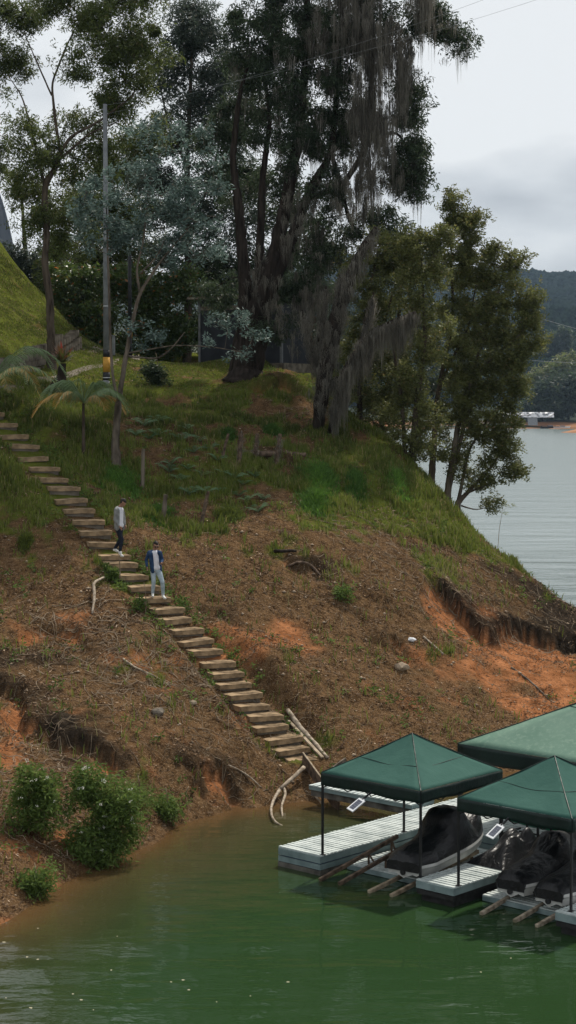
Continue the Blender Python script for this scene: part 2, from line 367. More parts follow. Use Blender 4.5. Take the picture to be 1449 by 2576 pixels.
def mixc(f, a, b):
    m = nn_('ShaderNodeMix', data_type='RGBA')
    for i, v in ((0, f), (6, a), (7, b)):
        if isinstance(v, (tuple, float, int)): m.inputs[i].default_value = (*v, 1) if isinstance(v, tuple) else v
        else: L.new(v, m.inputs[i])
    return m.outputs[2]
def noi(scale, det=4, rough=.55):
    n = nn_('ShaderNodeTexNoise'); n.inputs['Scale'].default_value = scale; n.inputs['Detail'].default_value = det; n.inputs['Roughness'].default_value = rough
    L.new(geo.outputs['Position'], n.inputs['Vector']); return n.outputs[0]
def rmp(fac, a, b):
    m = nn_('ShaderNodeMapRange'); m.inputs[1].default_value = a; m.inputs[2].default_value = b; L.new(fac, m.inputs[0]); return m.outputs[0]
geo = nn_('ShaderNodeNewGeometry'); at_ = nn_('ShaderNodeAttribute'); at_.attribute_name = 'mixes'
sp = nn_('ShaderNodeSeparateXYZ'); L.new(at_.outputs['Vector'], sp.inputs[0])
soil = mixc(rmp(noi(3.5, 6), .3, .7), (.038, .021, .010), (.165, .097, .048))
soil = mixc(rmp(noi(26, 3), .52, .66), soil, (.22, .15, .088))
org = mixc(rmp(noi(2.2, 6), .3, .7), (.17, .068, .027), (.44, .19, .085))
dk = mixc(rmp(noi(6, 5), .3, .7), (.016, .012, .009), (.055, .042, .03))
grs = mixc(rmp(noi(1.6, 6), .32, .68), (.054, .067, .011), (.118, .140, .024))
grs = mixc(rmp(noi(18, 3), .55, .68), grs, (.12, .10, .05))
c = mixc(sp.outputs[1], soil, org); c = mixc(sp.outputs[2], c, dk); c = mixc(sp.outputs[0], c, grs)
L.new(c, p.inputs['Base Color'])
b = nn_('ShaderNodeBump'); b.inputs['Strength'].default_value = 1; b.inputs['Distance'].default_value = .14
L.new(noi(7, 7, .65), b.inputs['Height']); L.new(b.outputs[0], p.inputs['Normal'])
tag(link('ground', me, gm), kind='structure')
# ------------------------------------------------------------------ water
wm, t, p = mat('lake_water', .035, .5); N = t.nodes; L = t.links
p.inputs['IOR'].default_value = 1.33
at_ = nn_('ShaderNodeAttribute'); at_.attribute_name = 'depth'
geo = nn_('ShaderNodeNewGeometry')
cr = nn_('ShaderNodeValToRGB'); e = cr.color_ramp.elements
e[0].position = 0; e[0].color = (.095, .052, .022, 1); e[1].position = 1; e[1].color = (.019, .044, .015, 1)
q = e.new(.25); q.color = (.050, .042, .018, 1); q = e.new(.6); q.color = (.028, .040, .016, 1)
L.new(at_.outputs['Fac'], cr.inputs[0])
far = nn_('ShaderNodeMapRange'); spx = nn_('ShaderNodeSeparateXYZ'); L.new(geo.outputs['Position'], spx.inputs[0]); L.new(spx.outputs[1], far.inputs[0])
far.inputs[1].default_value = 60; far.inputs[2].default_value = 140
L.new(mixc(far.outputs[0], cr.outputs[0], (.17, .21, .205)), p.inputs['Base Color'])  # far water tinted pale, sky reflection off small waves put into base colour
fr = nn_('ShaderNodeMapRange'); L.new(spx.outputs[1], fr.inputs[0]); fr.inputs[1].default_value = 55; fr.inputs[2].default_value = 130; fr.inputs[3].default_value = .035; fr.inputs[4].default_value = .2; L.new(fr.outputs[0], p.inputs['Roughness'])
mp = nn_('ShaderNodeMapping'); mp.inputs['Scale'].default_value = (.55, 1.5, 1); mp.inputs['Rotation'].default_value = (0, 0, R(-8)); L.new(geo.outputs['Position'], mp.inputs[0])
def wv(scale, det, dist, prev=None):
    n = nn_('ShaderNodeTexNoise'); n.inputs['Scale'].default_value = scale; n.inputs['Detail'].default_value = det; L.new(mp.outputs[0], n.inputs['Vector'])
    b = nn_('ShaderNodeBump'); b.inputs['Strength'].default_value = 1; b.inputs['Distance'].default_value = dist; L.new(n.outputs[0], b.inputs['Height'])
    if prev: L.new(prev, b.inputs['Normal'])
    return b.outputs[0]
b1 = wv(.13, 2, .16); b1 = wv(.38, 3, .065, b1); b1 = wv(2.6, 3, .011, b1)
L.new(b1, p.inputs['Normal'])
wx = np.concatenate([np.linspace(-3500, -60, 20), np.arange(-40, 45, .5), np.linspace(60, 3500, 20)])
wy = np.concatenate([[2, 12, 20], np.arange(24, 110, .5), np.geomspace(115, 6000, 30)])
WX, WY = np.meshgrid(wx, wy); wd = np.where((WX > -40) & (WX < 40) & (WY > 29) & (WY < 126), HZ(WX.ravel(), WY.ravel()).reshape(WX.shape), -4)
wd = np.where(WY <= 29, -3, wd)
wd = np.clip(-wd/2.2, 0, 1)
idx = np.arange(WX.size).reshape(WX.shape)
FQ = np.stack([idx[:-1, :-1], idx[:-1, 1:], idx[1:, 1:], idx[1:, :-1]], -1).reshape(-1, 4)
me = npmesh('water', np.stack([WX, WY, WX*0], -1).reshape(-1, 3), FQ, True, {'depth': wd.ravel()})
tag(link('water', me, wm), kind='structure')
M['rubber'] = noisy('rubber', (.012, .012, .012), (.03, .03, .03), 8, .7, .3)
# ------------------------------------------------------------------ staircase
rng = np.random.RandomState(3)
def poly_at(L, s):
    seg = np.linalg.norm(np.diff(L, axis=0), axis=1); c = np.concatenate([[0], np.cumsum(seg)]); s = min(max(s, 0), c[-1]-1e-6)
    i = np.searchsorted(c, s, 'right')-1; f = (s-c[i])/seg[i]; return L[i]*(1-f)+L[i+1]*f, (L[i+1]-L[i])/seg[i]
def pic0(q):
    q = np.array(q)-[0, 0, HC]; c, s = math.cos(PITCH), math.sin(PITCH); return (512-F*(q[1]*s+q[2]*c)/(q[1]*c-q[2]*s))/K
tot = np.linalg.norm(np.diff(STP, axis=0), axis=1).sum()
stair = empty('staircase', STP[0], 'long straight flight of worn concrete steps climbing the bank from the water', 'staircase')
NS = 34; STEPS = []
_ss = np.linspace(0, tot, 400); _yy = np.array([pic0(poly_at(STP, s_)[0]) for s_ in _ss]); STS = np.interp(np.linspace(_yy[0], _yy[-1], NS), _yy[::-1], _ss[::-1])
for i in range(NS):
    p, d = poly_at(STP, STS[i]); hd = np.array([d[0], d[1], 0]); pit = STS[min(i+1, NS-1)]-STS[min(i, NS-2)]; run = np.linalg.norm(hd)*pit; hd /= np.linalg.norm(hd)
    yaw = math.atan2(hd[1], hd[0])-math.pi/2-R(8+5*rng.randn())   # local +y goes uphill
    mb = MB(); w = 1.0+.08*rng.rand(); dep = run+.20; z = p[2]+.02+.022*rng.randn()
    tz = .05*rng.randn(); rise = abs(d[2])*pit
    bm = bmesh.new(); bmesh.ops.create_cube(bm, size=1)
    for v in bm.verts:
        v.co.x *= w; v.co.y = v.co.y*dep+dep/2-.03; v.co.z = (v.co.z-.5)*(.15+.03*rng.rand())
        if v.co.y < dep/2 and v.co.z > -.1: v.co.z -= .025
    bmesh.ops.subdivide_edges(bm, edges=bm.edges[:], cuts=5, use_grid_fill=True)
    for v in bm.verts:
        n = mnoise.noise_vector(v.co*3.2+Vector((i*3.1, 0, 0))); v.co += n*.016
    me = bpy.data.meshes.new('step'); bm.to_mesh(me); bm.free()
    o = link('step', me, M['stepc'], None); o.location = (p[0]+.03*rng.randn(), p[1], z); o.rotation_euler = (0, R(1.5*rng.randn()), yaw)
    o.parent = stair; o.matrix_parent_inverse = Matrix.Translation(stair.location).inverted()
    mb.box((0, dep/2+.025, -.41), (w*.94, dep-.06, .5))
    r = mb.build('riser', M['oldwood'] if False else M['block'], None); r.parent = o
    STEPS.append((p.copy(), yaw, z))
# ------------------------------------------------------------------ dock
DL = np.array([0.7432177, 39.09705922]); DA = 0.830003561655851
DV = np.array([math.cos(DA), math.sin(DA)]); DU = np.array([math.sin(DA), -math.cos(DA)])
def DK(a, b, z=0):
    q = DL+a*DU+b*DV; return np.array([q[0], q[1], z])
def atb(x, y, b):
    """point of the picture ray on the vertical plane b = const of the dock"""
    d = ray(x, y); o = np.array([0, 0]) - DL; t = (b - o@DV)/(d[:2]@DV); return np.array([0, 0, HC])+d*t
DR = math.atan2(DU[1], DU[0])
class DB(MB):
    def dbox(s, a0, a1, b0, b1, z0, z1):
        c = DK((a0+a1)/2, (b0+b1)/2, (z0+z1)/2); return s.box(c, (a1-a0, b1-b0, z1-z0), rz=DR)
def deck(name, label, a0, a1, b0, b1, z, low=False, cat='dock', group=None, pitch=.135, floats=True, across=False, thin=False):
    e = empty(name, DK((a0+a1)/2, (b0+b1)/2, 0), label, cat, group)
    m = DB(); b = b0+.03
    if across:
        b = a0+.02
        while b < a1-.02: m.dbox(b, min(b+pitch-.05, a1), b0-.02, b1+.02, z-.028, z+.004*rng.randn()); b += pitch
        b = b1
    while b < b1-.02:
        bb = min(b+pitch-.048, b1); m.dbox(a0-.012+.01*rng.randn()*.3, a1+.012+.01*rng.randn()*.3, b, bb, z-.028, z+.003*rng.randn()); b += pitch
    m.build('deck_boards', M['deck'], e)
    hs = .1 if low else .15
    m = DB(); t = .03
    for (x0, x1, y0, y1) in ((a0, a1, b0, b0+t), (a0, a1, b1-t, b1), (a0, a0+t, b0+t, b1-t), (a1-t, a1, b0+t, b1-t)):
        m.dbox(x0, x1, y0, y1, z-.03-hs, z-.031)
        if not low and not thin: m.dbox(x0, x1, y0, y1, z-.03-hs-.15, z-.03-hs-.025)
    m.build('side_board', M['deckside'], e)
    if low: m = DB(); m.dbox(a0+.032, a1-.032, b0+.032, b1-.032, z-.05, z-.034); m.dbox(a0+.03, a1-.03, b0+.05, b0+.13, z-.3, z-.131); m.dbox(a0+.03, a1-.03, b1-.13, b1-.05, z-.3, z-.131); m.build('beam', M['deckdark'], e)  # first box is a dark sheet, gap shade put into colour
    if thin:
        m = DB(); m.dbox(a0+.08, a1-.08, b0+.10, b1-.02, -.1, z-.19); m.dbox(a0+.032, a1-.032, b0+.032, b1-.032, z-.042, z-.034); m.dbox(a0+.012, a1-.012, b0+.012, b0+.08, z-.30, z-.2); m.build('beam', M['rubber'], e)  # near-black beams and sheet: shade under the boards put into colour
    if not low and not thin:
        m = DB()
        for bb in np.arange(b0+.05, b1, .9): m.dbox(a0+.04, a1-.04, bb, bb+.08, z-.18, z-.03)
        m.dbox(a0+.03, a1-.03, b0+.03, b1-.03, .02, z-.36); m.dbox(a0+.032, a1-.032, b0+.032, b1-.032, z-.042, z-.034)  # second box is no beam: dark sheet painting shade into the board gaps
        m.dbox(a0-.004, a1+.004, b0-.004, b0+.05, -.05, .105)
        m.dbox(a0-.004, a0+.05, b0+.052, b1, -.05, .105); m.dbox(a1-.05, a1+.004, b0+.052, b1, -.05, .105)
        m.build('beam', M['deckdark'], e)
        if floats:
            m = DB(); m.dbox(a0+.05, a1-.05, b0+.06, b1-.06, -.15, z-.19); m.build('float', M['float'], e)
    return e
gd = 'floating dock sections'
deck('floating_dock', 'long pale slatted dock finger reaching out at the left of the canopies', -1.22, .06, -.1, 7.2, .45, group=gd)
deck('floating_dock', 'short pale slatted dock finger between the two front canopies', 2.84, 3.84, -.18, 3.9, .45, group=gd, thin=True)
deck('floating_dock', 'slatted dock finger at the right picture edge under the second canopy corner', 6.36, 7.6, -.18, 3.9, .45, group=gd, thin=True)
deck('floating_dock', 'wide slatted main deck behind the covered craft under the large canopy', .09, 12, 3.93, 8.5, .45, group=gd)
deck('low_platform', 'low slatted platform near water level under the first covered watercraft', .15, 2.78, .72, 3.88, .14, low=True, group='low platforms between the dock fingers')
deck('low_platform', 'low slatted platform near water level under the second and third covered watercraft', 3.92, 6.3, .72, 3.88, .14, low=True, group='low platforms between the dock fingers')
deck('gangway', 'narrow slatted gangway running from the shore to the long dock finger', -4.7, -1.26, 4.85, 5.75, .58, low=True, cat='gangway', pitch=.15, across=True)
# canopy
cm, t, p = mat('canopy_fabric', .85, .1); N = t.nodes; L = t.links
geo = nn_('ShaderNodeNewGeometry')
c_ = mixc(rmp(noi(1.3, 5), .3, .7), (.033, .090, .074), (.052, .122, .101)); c_ = mixc(rmp(noi(60, 2), .4, .6), c_, (.042, .11, .09))
L.new(c_, p.inputs['Base Color'])
b = nn_('ShaderNodeBump'); b.inputs['Strength'].default_value = 1; b.inputs['Distance'].default_value = .03; L.new(noi(2.4, 4), b.inputs['Height']); L.new(b.outputs[0], p.inputs['Normal'])
tr = nn_('ShaderNodeBsdfTranslucent'); tr.inputs[0].default_value = (.02, .14, .09, 1)
ms = nn_('ShaderNodeMixShader'); ms.inputs[0].default_value = .1; L.new(p.outputs[0], ms.inputs[1]); L.new(tr.outputs[0], ms.inputs[2]); L.new(ms.outputs[0], N['Material Output'].inputs['Surface'])
M['canopy'] = cm
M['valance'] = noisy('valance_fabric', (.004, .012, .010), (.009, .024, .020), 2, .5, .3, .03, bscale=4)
cm2, t, p = mat('canopy_fabric_faded', .75, .2); N = t.nodes; L = t.links
geo = nn_('ShaderNodeNewGeometry')
c_ = mixc(rmp(noi(.9, 5), .3, .7), (.075, .150, .112), (.115, .195, .150)); c_ = mixc(rmp(noi(9, 4), .5, .75), c_, (.14, .22, .17)); L.new(c_, p.inputs['Base Color'])
M['canopy_faded'] = cm2
def canopy(label, a0, a1, b0, b1, ze, za, zf, m_, hv=.27, sag=.05, seams=(.42,)):
    e = empty('canopy_tent', DK((a0+a1)/2, (b0+b1)/2, zf), label, 'canopy', 'green canopy tents over the dock')
    C4 = [np.array(c) for c in ((a0, b0), (a1, b0), (a1, b1), (a0, b1))]; ctr = np.array([(a0+a1)/2, (b0+b1)/2])
    V_ = []; F_ = []; n = 14
    for s in range(4):
        A, B = C4[s], C4[(s+1) % 4]; base = len(V_)
        for i in range(n+1):
            r = i/n
            for j in range(n+1):
                q = (A*(1-j/n)+B*(j/n))*(1-r)+ctr*r
                h = ze+(za-ze)*r - sag*math.sin(math.pi*r)*(.35+math.sin(math.pi*j/n))
                h += .012*math.sin(9*j/n+s*2)*math.sin(math.pi*r)+.02*mnoise.noise(Vector((q[0]*1.5, q[1]*1.5, s)))*min(1, r*3)*(1 if r < 1 else 0)
                V_.append(DK(q[0], q[1], h))
        for i in range(n):
            for j in range(n):
                k = base+i*(n+1)+j; F_.append((k, k+1, k+n+2, k+n+1))
    mb = MB(); mb.add(V_, F_); o = mb.build('roof', m_, e, smooth=False); 
    bm = bmesh.new(); bm.from_mesh(o.data); bmesh.ops.remove_doubles(bm, verts=bm.verts, dist=.002)
    bmesh.ops.recalc_face_normals(bm, faces=bm.faces)
    for f in bm.faces: f.smooth = True
    for ed in bm.edges:
        if len(ed.link_faces) == 2 and ed.calc_face_angle(0) > R(7): ed.smooth = False
    bm.to_mesh(o.data); bm.free()
    so = o.modifiers.new('thickness', 'SOLIDIFY'); so.thickness = .006; so.offset = -1
    # seams: stitched tapes along hips and across each face
    mb = MB()
    for s in range(4):
        A, B = C4[s], C4[(s+1) % 4]
        pts = []
        for i in range(n+1):
            r = i/n; q = A*(1-r)+ctr*r; pts.append(DK(q[0], q[1], ze+(za-ze)*r-sag*math.sin(math.pi*r)*.35+.006))
        mb.tube(pts, .011, 5, False)
        for r in seams:
            pts = []
            for j in range(n+1):
                q = (A*(1-j/n)+B*(j/n))*(1-r)+ctr*r
                pts.append(DK(q[0], q[1], ze+(za-ze)*r-sag*math.sin(math.pi*r)*(.35+math.sin(math.pi*j/n))+.012*math.sin(9*j/n+s*2)*math.sin(math.pi*r)+.001))
            mb.tube(pts, .007, 4, False)
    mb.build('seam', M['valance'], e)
    for s in range(4):
        A, B = C4[s], C4[(s+1) % 4]; nrm = (A+B)/2-ctr; nrm = nrm/np.linalg.norm(nrm); mb = MB(); vs = []; fs = []; n2 = 30
        for i in range(n2+1):
            for j in range(5):
                f = i/n2; q = A*(1-f)+B*f+nrm*(.012+.02*math.sin(f*19+s)*(j/4)*math.sin(math.pi*f)); z = ze-.004-hv*j/4*(1+.08*math.sin(f*11+s*3)*math.sin(math.pi*f))
                vs.append(DK(q[0], q[1], z))
        for i in range(n2):
            for j in range(4): k = i*5+j; fs.append((k, k+5, k+6, k+1))
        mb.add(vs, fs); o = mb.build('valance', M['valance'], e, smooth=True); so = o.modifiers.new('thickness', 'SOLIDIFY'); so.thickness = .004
    for c in C4:
        mb = DB(); q = c+(ctr-c)/np.linalg.norm(ctr-c)*.03
        zb = zf; mb.dbox(q[0]-.022, q[0]+.022, q[1]-.022, q[1]+.022, zb, ze-.02)
        mb.dbox(q[0]-.055, q[0]+.055, q[1]-.055, q[1]+.055, zb, zb+.008)
        mb.build('post', M['metal'], e)
    mb = DB()
    for s in range(4):
        A, B = C4[s]+(ctr-C4[s])*.03, C4[(s+1) % 4]+(ctr-C4[(s+1) % 4])*.03; nseg = 4
        for i in range(nseg):
            p0 = A+(B-A)*i/nseg; p1 = A+(B-A)*(i+1)/nseg; za_, zb_ = (ze-.06, ze-.33) if i % 2 == 0 else (ze-.33, ze-.06)
            mb.beam(DK(*p0, za_), DK(*p1, zb_), .012, .022); mb.beam(DK(*p0, zb_), DK(*p1, za_), .012, .022)
    for c in C4: mb.beam(DK(*(c+(ctr-c)*.03), ze-.03), DK(ctr[0], ctr[1], za-.06), .025, .025)
    mb.build('truss', M['metal'], e)
    return e
canopy('dark green pyramid canopy nearest the stairs over the first covered watercraft', 0, 2.82, 0, 2.95, 2.31, 3.17, .45, M['canopy'])
canopy('dark green pyramid canopy at the right picture edge over the second covered watercraft', 3.79, 6.62, 0, 2.95, 2.31, 3.17, .45, M['canopy'])
canopy('large faded green canopy behind the two smaller pyramid canopies', .6, 7.6, 4.25, 10.9, 2.44, 4.15, .45, M['canopy_faded'], hv=.38, sag=.12, seams=(.55,))
# watercraft under covers
cv, t, p = mat('black_cover', .38, .42); N = t.nodes; L = t.links
p.inputs['Base Color'].default_value = (.005, .005, .006, 1)
tcn = nn_('ShaderNodeTexCoord'); mpn = nn_('ShaderNodeMapping'); mpn.inputs['Scale'].default_value = (3.5, 1.4, 2); L.new(tcn.outputs['Object'], mpn.inputs[0])
n1 = nn_('ShaderNodeTexNoise'); n1.inputs['Scale'].default_value = 2.6; n1.inputs['Detail'].default_value = 5; n1.inputs['Distortion'].default_value = 1.2; L.new(mpn.outputs[0], n1.inputs['Vector'])
b = nn_('ShaderNodeBump'); b.inputs['Distance'].default_value = .028; b.inputs['Strength'].default_value = 1; L.new(n1.outputs[0], b.inputs['Height']); L.new(b.outputs[0], p.inputs['Normal'])
M['cover'] = cv
M['hull'] = noisy('hull_paint', (.42, .42, .40), (.60, .60, .57), 3, .35, .5)
M['yellow'] = noisy('yellow_tape', (.45, .36, .02), (.60, .50, .04), 5, .5, .4)
def interp(t, kf):
    xs = [k[0] for k in kf]; ys = [k[1] for k in kf]; return float(np.interp(t, xs, ys))
def jetski(label, stern, bow, z0, kf, wmax=.56, seed=0, reg=None):
    s3 = DK(stern[0], stern[1], z0); b3 = DK(bow[0], bow[1], z0+.12); d = b3-s3; Ln = np.linalg.norm(d)
    e = empty('personal_watercraft', (s3+b3)/2-np.array([0, 0, .1]), label, 'watercraft', 'watercraft under black covers')
    e.rotation_euler = (0, 0, math.atan2(d[1], d[0])-math.pi/2); tilt = math.asin(.12/Ln)
    def Wd(t): return wmax*min(1, .72+.28*min(1, t/.12))*(1 if t < .5 else max(.001, 1-((t-.5)/.5)**2.4)**.62)
    def Ze(t): return .36+.05*t+.20*max(0, t-.45)**1.5
    rs = np.random.RandomState(seed); nt_, ns_ = 70, 34; V_ = []; F_ = []
    for i in range(nt_+1):
        t = i/nt_; tt = t*1.0; w = Wd(min(tt, .9999))+.012; ze = Ze(tt); zt = interp(tt, kf)
        for j in range(ns_+1):
            s = -1+2*j/ns_; x = w*math.sin(s*math.pi/2)*(1 if abs(s) < .93 else 1)
            k = abs(math.sin(s*math.pi/2)); pw = 1.9+2.6*math.exp(-((tt-.56)/.13)**2)+1.2*math.exp(-((tt-.92)/.1)**2)
            h = (ze-.03)+(zt-ze+.03)*(1-k**pw)**.8
            if k > .995: h = ze-.10
            wr = mnoise.fractal(Vector((x*4+seed*5, tt*Ln*2.2, h*3)), 1., 2., 3)*.03+abs(mnoise.noise(Vector((x*7+tt*9+seed, tt*Ln*3-x*5, seed))))*.035
            y = -Ln/2+tt*Ln
            if i == 0: y -= .02; h = min(h, ze+.02) if True else h
            V_.append((x*(1+wr*.6), y, h+wr*(1-k*.7)))
    for i in range(nt_):
        for j in range(ns_): k = i*(ns_+1)+j; F_.append((k, k+1, k+ns_+2, k+ns_+1))
    mb = MB(); mb.add(V_, F_); mb.add([V_[j] for j in range(ns_+1)]+[(V_[j][0]*.97, V_[j][1]-.01, Ze(0)-.18) for j in range(ns_+1)], [(j, ns_+1+j, ns_+2+j, j+1) for j in range(ns_)])
    def put(o): o.parent = e; o.matrix_parent_inverse = Matrix.Identity(4); o.rotation_euler = (tilt, 0, 0); return o
    put(mb.build('cover', M['cover'], None, smooth=True))
    mb = MB(); vs = []; fs = []; n1_, n2_ = 30, 12
    for i in range(n1_+1):
        t = i/n1_; w = Wd(min(t, .9995)); ze = Ze(t)-.03; kz = .02+.30*max(0, t-.6)**2*4
        prof = [(1.03, ze+.01), (1.06, ze-.05), (1.0, ze-.09), (.92, ze-.24), (.55, kz+.10), (.0, kz)]
        pr = [(-a_, z_) for a_, z_ in prof]+[(a_, z_) for a_, z_ in prof[::-1][1:]]
        for a_, z_ in pr: vs.append((w*a_, -Ln/2+t*Ln, z_))
    m_ = 11
    for i in range(n1_):
        for j in range(m_-1): k = i*m_+j; fs.append((k, k+m_, k+m_+1, k+1))
    fs.append(tuple(range(m_)))
    mb.add(vs, fs); hull = put(mb.build('hull', M['hull'], None, smooth=False))
    for sx in (-1, 1): mb = MB(); mb.tube([(sx*.34, -Ln/2-.012, .27), (sx*.34, -Ln/2-.03, .27)], .028, 10); put(mb.build('drain_plug', M['rubber'], None))
    mb = MB(); mb.tube([(0, -Ln/2-.01, .15), (0, -Ln/2-.05, .15)], .06, 12); put(mb.build('nozzle', M['rubber'], None))
    if reg:
        mb = MB(); vs = []
        for i in range(9):
            t = .18+.34*i/8; w = Wd(t); ze = Ze(t)-.03; y = -Ln/2+t*Ln
            vs += [(w*.975+.008, y, ze-.075), (w*.905+.012, y, ze-.185)]
        fs = [(2*i, 2*i+2, 2*i+3, 2*i+1) for i in range(8)]; mb.add(vs, fs); put(mb.build('registration_panel', M['yellow'], None))
        for i in range(6):
            mb = MB(); t = .20+.055*i; y = -Ln/2+t*Ln; w = Wd(t); ze = Ze(t)-.03; mb.box((w*.94+.016, y, ze-.13), (.01, .045, .05)); put(mb.build('marking', M['rubber'], None))
    return e
K1 = [(0, .46), (.05, .58), (.2, .68), (.36, .76), (.42, .86), (.46, 1.10), (.52, 1.20), (.62, 1.20), (.68, 1.04), (.74, .86), (.82, .94), (.90, 1.0), (.96, .96), (1, .76)]
K2 = [(0, .46), (.05, .56), (.25, .62), (.45, .68), (.55, .88), (.62, 1.0), (.74, .94), (.84, .93), (.93, .84), (1, .62)]
JET = [((2.12, .30), (1.78, 3.45), K1, 'personal watercraft under a black cover with tall hump, beneath the first canopy', None, 1),
 ((4.72, .62), (4.52, 3.5), K2, 'personal watercraft under a black cover with a yellow strip along its white hull', 1, 2),
 ((5.72, .55), (5.62, 3.5), K2, 'personal watercraft under a black cover at the right picture edge', None, 3)]
for s_, b_, kf, lab, rg, sd_ in JET: jetski(lab, s_, b_, .33, kf, seed=sd_, reg=rg, wmax=.57 if sd_ == 1 else .47)
# covered machine standing on the second finger
def blob(name, label, cat, c, size, seed, mat_, peaks, zf):
    n = 40; vs = []; fs = []
    for i in range(n+1):
        for j in range(n+1):
            u_ = -1+2*i/n; v_ = -1+2*j/n; r = max(abs(u_), abs(v_)); q = 1-r**5
            h = 0
            for (px, py, ph, pr) in peaks: h = max(h, ph*math.exp(-((u_-px)**2+(v_-py)**2)/pr))
            h = (.35*size[2]+h)*q
            wr = mnoise.fractal(Vector((u_*2+seed, v_*2, seed)), 1, 2, 2)*.045*q
            k = 1-.10*q
            vs.append((u_*size[0]/2*k+wr*.3, v_*size[1]/2*k, max(.0, h+wr)))
    for i in range(n):
        for j in range(n): k = i*(n+1)+j; fs.append((k, k+1, k+n+2, k+n+1))
    mb = MB(); mb.add(vs, fs); o = mb.build(name, mat_, None, smooth=True); p = DK(c[0], c[1], zf); o.location = p; o.rotation_euler = (0, 0, DR)
    return tag(o, label, cat)
blob('covered_equipment', 'low bundle under a crumpled black tarpaulin between the first two covered craft', 'covered equipment', (3.33, 2.55), (.98, 1.9, .6), 4, M['cover'], [(-.3, .3, .42, .3), (.4, -.2, .36, .25), (.3, .6, .45, .2)], .455)
# launching rails
def rail(i, a, b, label, w=.075, h=.085, mt='oldwood'):
    mb = MB(); mb.beam(a, b, w, h); mb.build
    e = empty('launching_rail', (np.array(a)+np.array(b))/2, label, 'rail', 'wooden launching rails')
    mb.build('beam', M[mt], e, bevel=.006)
    a = np.array(a); b = np.array(b)
    for f in (.62, .92):
        q = a*(1-f)+b*f; mb = MB()
        if q[2] > .25: mb.beam((q[0], q[1], .13), (q[0], q[1], q[2]-h/2-.003), .05, .05, up=(0, 1, 0)); mb.beam((q[0]+.14, q[1], .14), (q[0]+.02, q[1], q[2]-h/2-.02), .04, .04, up=(0, 1, 0)); mb.build('strut', M['oldwood'], e)
RL = [((.36, -.46, .03), (.62, 1.95, .62), 'bare sloping launching rail farthest left, right of the long finger', 'oldwood'), ((.88, -.42, .03), (1.12, 1.9, .58), 'bare sloping launching rail second from the left', 'oldwood'),
 ((1.76, -.45, .02), (1.7, 2.9, .36), 'launching rail under the left side of the first covered craft', 'plank'), ((2.30, -.36, .02), (2.2, 2.9, .36), 'launching rail under the right side of the first covered craft', 'plank'),
 ((4.52, -.15, .02), (4.4, 3.0, .40), 'grey launching rail under the left side of the craft with yellow strip', 'drywood'), ((5.33, -.12, .02), (5.25, 3.0, .36), 'grey launching rail between the second and third covered craft', 'drywood'), ((5.86, -.1, .02), (5.85, 3.0, .36), 'grey launching rail by the right picture edge', 'drywood')]
for i, (a, b, lab, mt) in enumerate(RL): rail(i, DK(*a), DK(*b), lab, mt=mt)
# kayaks on a rack
M['kayak'] = noisy('kayak_plastic', (.0, .20, .10), (.005, .30, .15), 2, .35, .5)
def kayak(label, a0, a1, b, z):
    e = empty('kayak', DK((a0+a1)/2, b, z), label, 'kayak', 'green kayaks behind the covered craft'); mb = MB(); vs = []; fs = []; n = 30; m_ = 14; Ln = a1-a0
    for i in range(n+1):
        t = i/n; w = .34*max(.02, 1-abs(2*t-1)**2.4)**.6; hh = .17*max(.05, 1-abs(2*t-1)**3)**.5; up = .10*abs(2*t-1)**2.5
        for k in range(m_):
            th = 2*math.pi*k/m_; zz = math.sin(th)*hh*(1 if math.sin(th) < 0 else .55); ck = .05*math.exp(-((t-.45)/.13)**2)*(1 if math.sin(th) > .5 else 0)
            vs.append(DK(a0+t*Ln, b+w*math.cos(th), z+zz+up-ck))
    for i in range(n):
        for k in range(m_): fs.append((i*m_+k, i*m_+(k+1) % m_, (i+1)*m_+(k+1) % m_, (i+1)*m_+k))
    fs += [tuple(range(m_)), tuple(n*m_+k for k in range(m_))[::-1]]
    mb.add(vs, fs); mb.build('kayak_hull', M['kayak'], e, smooth=True)
    mb = MB(); mb.box(DK(a0+Ln*.47, b, z+.09), (.4, .36, .12), rz=DR); mb.build('seat', M['rubber'], e, bevel=.03)
kayak('bright green kayak lying on the rack in front, behind the covered craft', 1.55, 5.3, 4.15, .98)
kayak('bright green kayak on the lower bar of the rack, mostly hidden by the covered craft', 3.6, 7.0, 4.3, .62)
e = empty('kayak_rack', DK(3.6, 4.2, .45), 'low black metal rack carrying the green kayaks', 'rack')
for a in (2.25, 2.95, 3.6, 4.8, 5.8):
    mb = DB(); mb.dbox(a-.02, a+.02, 3.74, 3.78, .45, 1.22); mb.build('post', M['metal'], e)
mb = DB(); mb.dbox(2.2, 6, 3.745, 3.775, .52, .55); mb.dbox(2.2, 6, 4.5, 4.53, .52, .55)
for a in (2.25, 3.6, 4.8, 5.8): mb.dbox(a-.02, a+.02, 3.78, 4.5, .60, .64)
mb.build('bar', M['metal'], e)
